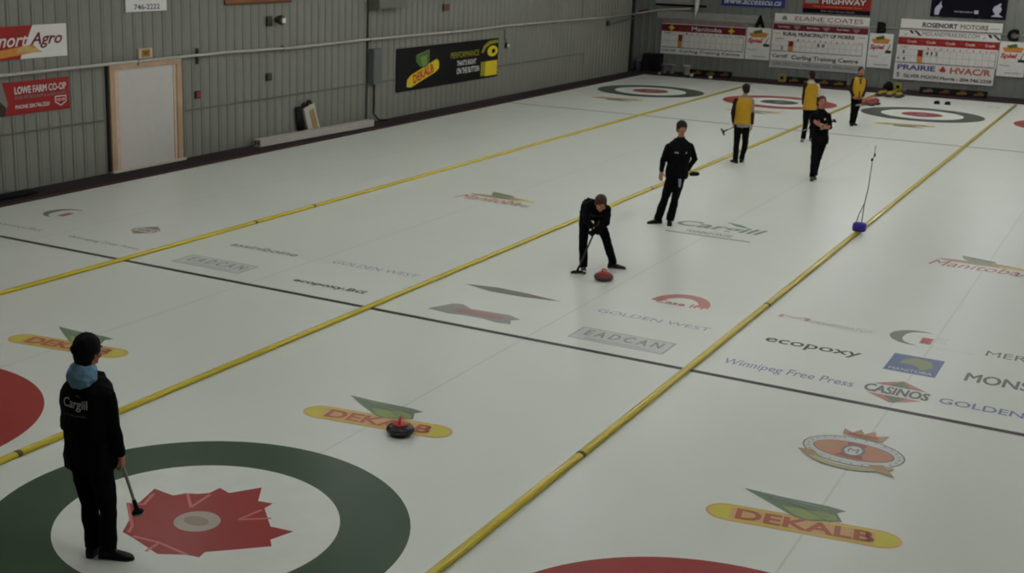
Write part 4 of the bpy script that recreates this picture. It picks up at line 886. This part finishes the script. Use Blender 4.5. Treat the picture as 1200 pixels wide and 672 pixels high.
# ---- P1: player in the foreground seen from behind
P = (-.23, -.87)
J = dict(head=(-.070,.02,1.735), neck=(-.075,0,1.545), shL=(-.262,.10,1.385), shR=(.075,-.08,1.415), elL=(-.315,.16,1.05), wrL=(-.21,.32,.86), elR=(.130,-.10,1.114), wrR=(.165,-.06,.90), hips=(-.085,0,.86), hipL=(-.165,.04,.80), hipR=(-.005,-.04,.80), knL=(-.125,.03,.42), knR=(.040,-.04,.42), anL=(-.10,.0,.11), anR=(.040,-.06,.12))
fd = V((.62,.78,-.12)); 
b, j, H = person(P, J, 'person in black toque and jacket with light blue hood, back turned, foreground left', fd, hair=None, toeL=(.25,.97), toeR=(.97,-.1), jacket=m_black, grow_t=.028, hemt=-.12, dep=1.05,
    hands=(((.165,-.06,.90), (.12,.05,-1), (-1,.2,0), 1, .95), ((-.21,.32,.86), (.6,.4,-.5), (0,-.3,-1), 1, .6)), hemw=1.05, leg=1.03, head_s=1.0)
c, f, up, sd, sdv, dv = H
q = MB(); q.ball(c+up*.035-f*.03, .105, .112, .115, sd, f, up); q.ball(c-up*.035-f*.055, .095, .07, .10, sd, f, up); q.ball(c+up*.015-f*.12-sd*.02, .05, .035, .045, sd, f, up); soft(q, 'toque', mat('black_knit', (8,8,9), .9, var=.3, scale=80, bump=.3), b, .008, 3, .006, .03)
q = MB(); r = []
for t, w, dd in ((-.105,.075,.05),(-.06,.125,.085),(-.01,.142,.105),(.035,.13,.10),(.07,.105,.09),(.09,.09,.078)):
    r.append((V(J['neck'])+V((-.012,.0,t))+(-f)*(.055-t*.3), sd*w, f*dd))
q.loft(r, 20); soft(q, 'hood', mat('light_blue_fleece', (112,150,176), .85, var=.06, scale=15), j, .009, 3, .010, .05, label='light blue hood')
back = V((.0,-1,.05)); bn = -(V((.45,.89,0)))
def cargill(q, fn):
    q.text('Cargill', -.115, .115, -.04, .055, fn, m_print, bold=.015, shear=0.); q.text('CURLING', -.09, .10, -.085, -.068, fn, mat('print_grey', (110,110,110), .7)); q.poly([(-.01,.075),(.03,.09),(.06,.065),(.03,.07)], fn, mat('print_leaf', (50,84,60), .7))
patch(j, j.data, cargill, (-.105, 0, 1.335), (.93,-.37,0), (0,0,1), (-.33,-.94,.0), None, 'back_print', 'white lettering on the back')
broom(P, (.277,-.02,.375), (.13,-.02,.93), 'broom held by the foreground player, its head hanging over the maple leaf', .10, (.25,0,-1), (1,0,0))

# ---- P2: bending sweeper
P = (-.63, 10.28)
J = dict(head=(-.082,-.46,1.14), neck=(-.11,-.33,1.10), shL=(-.275,-.26,1.05), shR=(.045,-.26,1.02), elL=(-.27,-.36,.86), wrL=(-.165,-.46,.77), elR=(.035,-.38,.83), wrR=(-.105,-.46,.74), hips=(-.135,.14,.93), hipL=(-.225,.12,.86), hipR=(-.05,.12,.86), knL=(-.265,-.09,.46), knR=(.105,-.02,.48), anL=(-.240,-.15,.11), anR=(.25,.10,.13))
b, j, H = person(P, J, 'person in black bending forward to sweep in front of the reddish stone', V((0.05,-.72,-.69)), hair=m_rhair, head_up=(0,-.69,.72), toeL=(-.1,-1), toeR=(.97,-.2), jacket=m_black, grow_t=.012, dep=.95, hemt=0, shoes=mat('two_tone_shoe', (24,22,22), .5), hair_big=.006, gloves=mat('black_glove', (12,12,13), .8, spec=.1),
    hands=(((-.165,-.46,.77), (.5,-.1,-.5), (.2,1,0), 1, 1.0), ((-.105,-.46,.74), (-.6,-.1,-.4), (.2,1,0), -1, 1.0)))
broom(P, (-.37,-.42,.035), (-.085,-.43,.86), 'broom pressed on the ice by the bending sweeper', .2, (0,0,-1), (1,.1,0), hm=mat('grey_handle', (62,60,58), .4, .3))
# shoe detail: white toe caps
for (x, y, dx, dy) in ((-.245,-.30,-.1,-1), (.37,.075,.97,-.2)):
    q = MB(); q.ball((x,y,.03), .036, .036, .026); q.build('toe_cap', m_wht if dx < 0 else mat('grey_cap', (120,112,106), .6), b, label='pale toe cap')

# ---- P3: standing player facing the camera
P = (-1.01, 14.16)
J = dict(head=(.231,0,1.745), neck=(.235,.02,1.56), shL=(.03,.0,1.42), shR=(.405,.0,1.43), elL=(-.06,.02,1.15), wrL=(-.085,-.05,.95), elR=(.515,.06,1.19), wrR=(.40,.03,.985), hips=(.205,0,.93), hipL=(.115,0,.87), hipR=(.275,0,.87), knL=(.020,-.02,.46), knR=(.205,-.04,.46), anL=(-.075,0,.11), anR=(.135,-.04,.11))
b, j, H = person(P, J, 'person in a black jacket standing and facing the camera, broom under one arm', V((.05,-1,-.08)), hair=m_hair, hair_big=.013, toeL=(-.95,-.3), toeR=(-.15,-1), jacket=m_black, grow_t=.015, hemw=1.2,
    hands=(((-.085,-.05,.95), (-.05,-.1,-1), (.6,1,0), 1, .45), ((.40,.03,.985), (-.8,-.2,-.45), (0,1,0), -1, .5)))
def small(q, fn): q.rect(-.10, -.03, -.01, .012, fn, m_print); q.disc(.11, 0, .016, fn, m_print, n=10)
patch(j, j.data, small, (.21, 0, 1.33), (1,0,0), (0,0,1), (0,-1,0), None, 'chest_print', 'small white chest marks')
q = MB(); q.loft([((.245,-.115,.86),(.030,0,0),(0,.012,0)), ((.25,-.12,.78),(.025,0,0),(0,.010,0)), ((.25,-.115,.70),(.020,0,0),(0,.008,0))], 12); soft(q, 'towel', mat('pale_towel', (170,172,190), .8), b, .006, 1, label='pale cloth hanging at the hip')
q = MB(); q.loft([((.23,-.10,.95),(.10,0,0),(0,.025,0)), ((.24,-.105,.88),(.08,0,0),(0,.022,0))], 12); soft(q, 'pouch', mat('navy_cloth', (28,30,64), .8), b, .008, 1, label='navy pouch')
broom(P, (.50,-.10,.94), (.36,.85,1.0), 'broom held under the arm of the facing player in the black jacket', .19, (-.1,.8,-.6), (1,0,.15))
q = None

# ---- P4: yellow vest seen from behind
P = (-1.90, 21.76)
J = dict(head=(.017,0,1.735), neck=(.013,0,1.56), shL=(-.175,0,1.45), shR=(.165,0,1.455), elL=(-.215,.03,1.17), wrL=(-.16,.14,.93), elR=(.215,.02,1.17), wrR=(.225,-.02,.92), hips=(.010,0,.93), hipL=(-.075,0,.87), hipR=(.095,0,.87), knL=(-.086,0,.46), knR=(.135,.05,.46), anL=(-.075,0,.11), anR=(.095,.12,.12))
b, j, H = person(P, J, 'person in a yellow vest and dark cap seen from behind, leftmost of the far players', V((-.12,1,-.05)), hair=m_hair, face=True, toeL=(-.3,1), toeR=(.4,1), jacket=m_grey, name='jersey', sleeves=False, hemt=-.12, grow_t=.002,
    hands=(((-.16,.14,.93), (-.1,.2,-1), (1,0,0), 1, .9), ((.225,-.02,.92), (.05,0,-1), (-1,0,0), -1, .5)))
sleeve(J, 'L', m_dkm, b); sleeve(J, 'R', m_grey, b, 0, .4); sleeve(J, 'R', m_dkm, b, .5, 1.)
def vest(J, par, t0=.0, t1=.97, grow=.034, m=m_vest, dep=1.05):
    r, _, _ = torso_rings(J, grow, t0, t1, dep); q = MB(); q.loft(r, 22, p=2.4); return soft(q, 'vest', m, par, .010, 3, .008, .12, label='yellow vest')
vest(J, b)
c, f, up, sd, sdv, dv = H
def cap(par, H, m, brim=True):
    c, f, up, sd = H[:4]; q = MB(); q.ball(c+up*.05-f*.012, .088, .104, .078, sd, f, up)
    if brim: q.loft([(c+up*.045+f*.05, sd*.075, up*.007), (c+up*.035+f*.155, sd*.05, up*.006)], 14)
    soft(q, 'cap', m, par, .008, 2)
cap(b, H, mat('dark_cap', (30,26,38), .8))
broom(P, (-.425,.10,.70), (.33,.25,1.02), 'broom held sideways by the leftmost yellow-vested player', .19, (-.8,0,-.45), (-.5,0,.8))

# ---- P5: yellow vest behind the dark player
P = (-1.42, 26.41)
J = dict(head=(-.105,0,1.73), neck=(-.10,0,1.57), shL=(-.225,0,1.47), shR=(.06,0,1.46), elL=(-.235,.05,1.19), wrL=(-.19,.16,.96), elR=(.13,.03,1.19), wrR=(.18,.12,.95), hips=(-.075,0,.92), hipL=(-.14,0,.86), hipR=(.01,0,.86), knL=(-.135,0,.45), knR=(.06,.03,.45), anL=(-.16,0,.11), anR=(.09,.1,.11))
b, j, H = person(P, J, 'person in yellow vest with white collar, back turned, partly hidden by the dark-jacketed walker', V((0,1,-.1)), hair=m_hair, toeL=(-.4,-.9), toeR=(.2,1), jacket=m_wht, name='jersey', sleeves=False, grow_t=.0, shoes=mat('grey_shoe', (120,118,112), .6),
    hands=(((-.19,.16,.96), (0,.1,-1), (1,0,0), 1, .6), ((.18,.12,.95), (0,0,-1), (-1,0,0), -1, .5)))
sleeve(J, 'L', m_dkm, b); sleeve(J, 'R', m_wht, b, 0, .48); sleeve(J, 'R', m_dkm, b, .5, 1.); vest(J, b, -.12)
q = MB(); q.tube([V(J['neck'])-V((0,0,.045)), V(J['neck'])+V((0,0,.0))], [.115,.085], 18); soft(q, 'collar', m_wht, b, .009, 2, label='white collar')

# ---- P6: dark jacket walking toward the camera, arms folded
P = (.12, 20.59)
J = dict(head=(.020,-.02,1.715), neck=(.028,.02,1.54), shL=(-.13,0,1.42), shR=(.19,0,1.43), elL=(-.165,-.05,1.17), wrL=(.05,-.22,1.19), elR=(.245,-.04,1.18), wrR=(-.05,-.235,1.24), hips=(.070,0,.88), hipL=(-.005,0,.83), hipR=(.135,0,.83), knL=(-.035,-.06,.46), knR=(.075,.03,.46), anL=(-.02,-.04,.12), anR=(.075,.15,.13))
b, j, H = person(P, J, 'person in a black jacket walking toward the camera with hands folded at the chest', V((-.25,-1,-.1)), hair=m_rhair, toeL=(-.35,-1), toeR=(-.2,-1), jacket=m_black, grow_t=.015, hemt=-.12, shoes=mat('grey_black_shoe', (58,56,54), .6),
    hands=(((.05,-.22,1.19), (.9,-.1,.1), (0,1,0), 1, .5), ((-.05,-.235,1.24), (-.8,-.1,.6), (0,1,0), -1, .35)))
def fore(q, fn): pass
q = MB(); q.tube([V(J['wrR']).lerp(V(J['elR']), .30), V(J['wrR'])], [.050,.046], 12); q.tube([V(J['wrL']).lerp(V(J['elL']), .30), V(J['wrL'])], [.050,.046], 12); soft(q, 'cuffs', mat('tan_cuffs', (172,140,100), .7), b, .008, 1, label='tan cuffs')
def dot(q, fn): q.disc(.06, 0, .02, fn, m_print, n=10)
patch(j, j.data, dot, (.03, 0, 1.36), (1,0,0), (0,0,1), (0,-1,0), None, 'chest_print', 'small pale chest mark')
broom(P, (.42,.20,1.30), (-.30,.04,1.08), 'broom tucked under the arm of the dark-jacketed walker', .15, (.8,0,.5), (-.2,1,0))

# ---- P7: yellow vest facing the camera, far
P = (-1.20, 30.56)
J = dict(head=(.062,-.01,1.56), neck=(.058,0,1.41), shL=(-.115,0,1.30), shR=(.20,0,1.305), elL=(-.185,-.0,1.05), wrL=(-.12,-.14,.83), elR=(.235,.0,1.05), wrR=(.14,-.14,.83), hips=(.030,0,.82), hipL=(-.04,0,.77), hipR=(.09,0,.77), knL=(-.035,0,.41), knR=(.06,.03,.41), anL=(-.05,0,.11), anR=(.05,.10,.12))
b, j, H = person(P, J, 'person in a yellow vest facing the camera, farthest player', V((.1,-1,-.1)), hair=m_hair, toeL=(-.2,-1), toeR=(.2,-1), jacket=m_dkm, name='jersey', grow_t=.0, head_s=.94, hands=(((-.12,-.14,.83), (.6,-.2,-.4), (0,.3,1), 1, .9), ((.14,-.14,.83), (-.6,-.2,-.4), (0,.3,1), -1, .9)))
vest(J, b, -.0)
r, sdv, dv = torso_rings(J, .04, 0, 1)
def vneck(q, fn): q.poly([(-.055,.09),(.055,.09),(.02,-.05),(0,-.08),(-.02,-.05)], fn, m_dkm)
vs_ = [o_ for o_ in b.children if o_.name.startswith('vest')][0]
patch(vs_, vs_.data, vneck, (.05, 0, 1.27), (1,0,0), (0,0,1), (0,-1,0), None, 'neck_opening', 'dark neck opening')
broom(P, (.03,-.26,.60), (.10,-.10,1.08) if False else (.02,-.20,1.0), 'broom held low by the farthest yellow-vested player', .20, (0,-.2,-1), (1,0,0), hm=mat('dark_handle', (40,36,36), .5), headm=mat('pale_plate', (140,140,134), .6))

# ------------------------------------------------------------------ lights: fluorescent strips under the roof
m_tube = mat('fluorescent_tube', (241,240,246), .5, emit=54.)
m_fix = mat('fixture_white', (200,200,195), .5)
fx = None
LX = [-7.2, -2.24, 2.24, 5.9]; LY = [.5, 7.5, 13.5, 19, 24.5, 30, 35.5]
for x in LX:
    for y in LY:
        if x > 5 and y in (13.5,): continue
        if fx is None:
            fx = empty('ceiling_light', (x, y, TOP-.35)); q = MB(); q.box(-.12,.12,-1.22,1.22,.0,.09); q.build('fixture_body', m_fix, fx)
            for k in (-.06, .06): q = MB(); q.tube([(k,-1.18,-.03),(k,1.18,-.03)], .019, 10); q.build('tube', m_tube, fx)
            for k in (-.9, .9): q = MB(); q.tube([(0,k,.09),(0,k,.35)], .006, 6); q.build('hanger', m_fix, fx)
            tag(fx, 'white fluorescent strip light hanging from the ceiling above the ice', 'light', 'ceiling strip lights')
        else:
            cc = copy_tree(fx); cc.location = (x, y, TOP-.35)

for x in (-2.2, 2.5, 5.5):
    cc = copy_tree(fx); cc.location = (x, 38.9, TOP-.35); cc.rotation_euler.z = PI/2; cc['label'] = 'white fluorescent strip light hanging crosswise before the scoreboards'; cc['group'] = 'crosswise strip lights'

w = bpy.data.worlds.new('World'); SC.world = w; w.use_nodes = True
w.node_tree.nodes['Background'].inputs[0].default_value = (.02,.02,.02,1); w.node_tree.nodes['Background'].inputs[1].default_value = 1.

# ------------------------------------------------------------------ camera
cam = bpy.data.cameras.new('Camera'); co = bpy.data.objects.new('Camera', cam); COL.objects.link(co); SC.camera = co
pan, tilt, roll, F = -.5227, .2659, .0283, 1498.43
fw = V((math.sin(pan)*math.cos(tilt), math.cos(pan)*math.cos(tilt), -math.sin(tilt))); r_ = V((math.cos(pan), -math.sin(pan), 0)); u_ = r_.cross(fw)
r2 = r_*math.cos(roll)+u_*math.sin(roll); u2 = -r_*math.sin(roll)+u_*math.cos(roll)
M = Matrix((r2, u2, -fw)).transposed().to_4x4(); M.translation = V((6.6514, -7.7873, 4.8997)); co.matrix_world = M
cam.dof.use_dof = True; cam.dof.focus_distance = 5.0; cam.dof.aperture_fstop = (F*36/1200/1000)/.006
cam.sensor_width = 36; cam.lens = F*36/1200; cam.shift_x = 104.44/1200; cam.clip_end = 200; cam.clip_start = .05
SC.view_settings.view_transform = 'Standard'; SC.view_settings.look = 'None'; SC.view_settings.gamma = 1.; SC.view_settings.exposure = 0.; SC.view_settings.use_curve_mapping = False
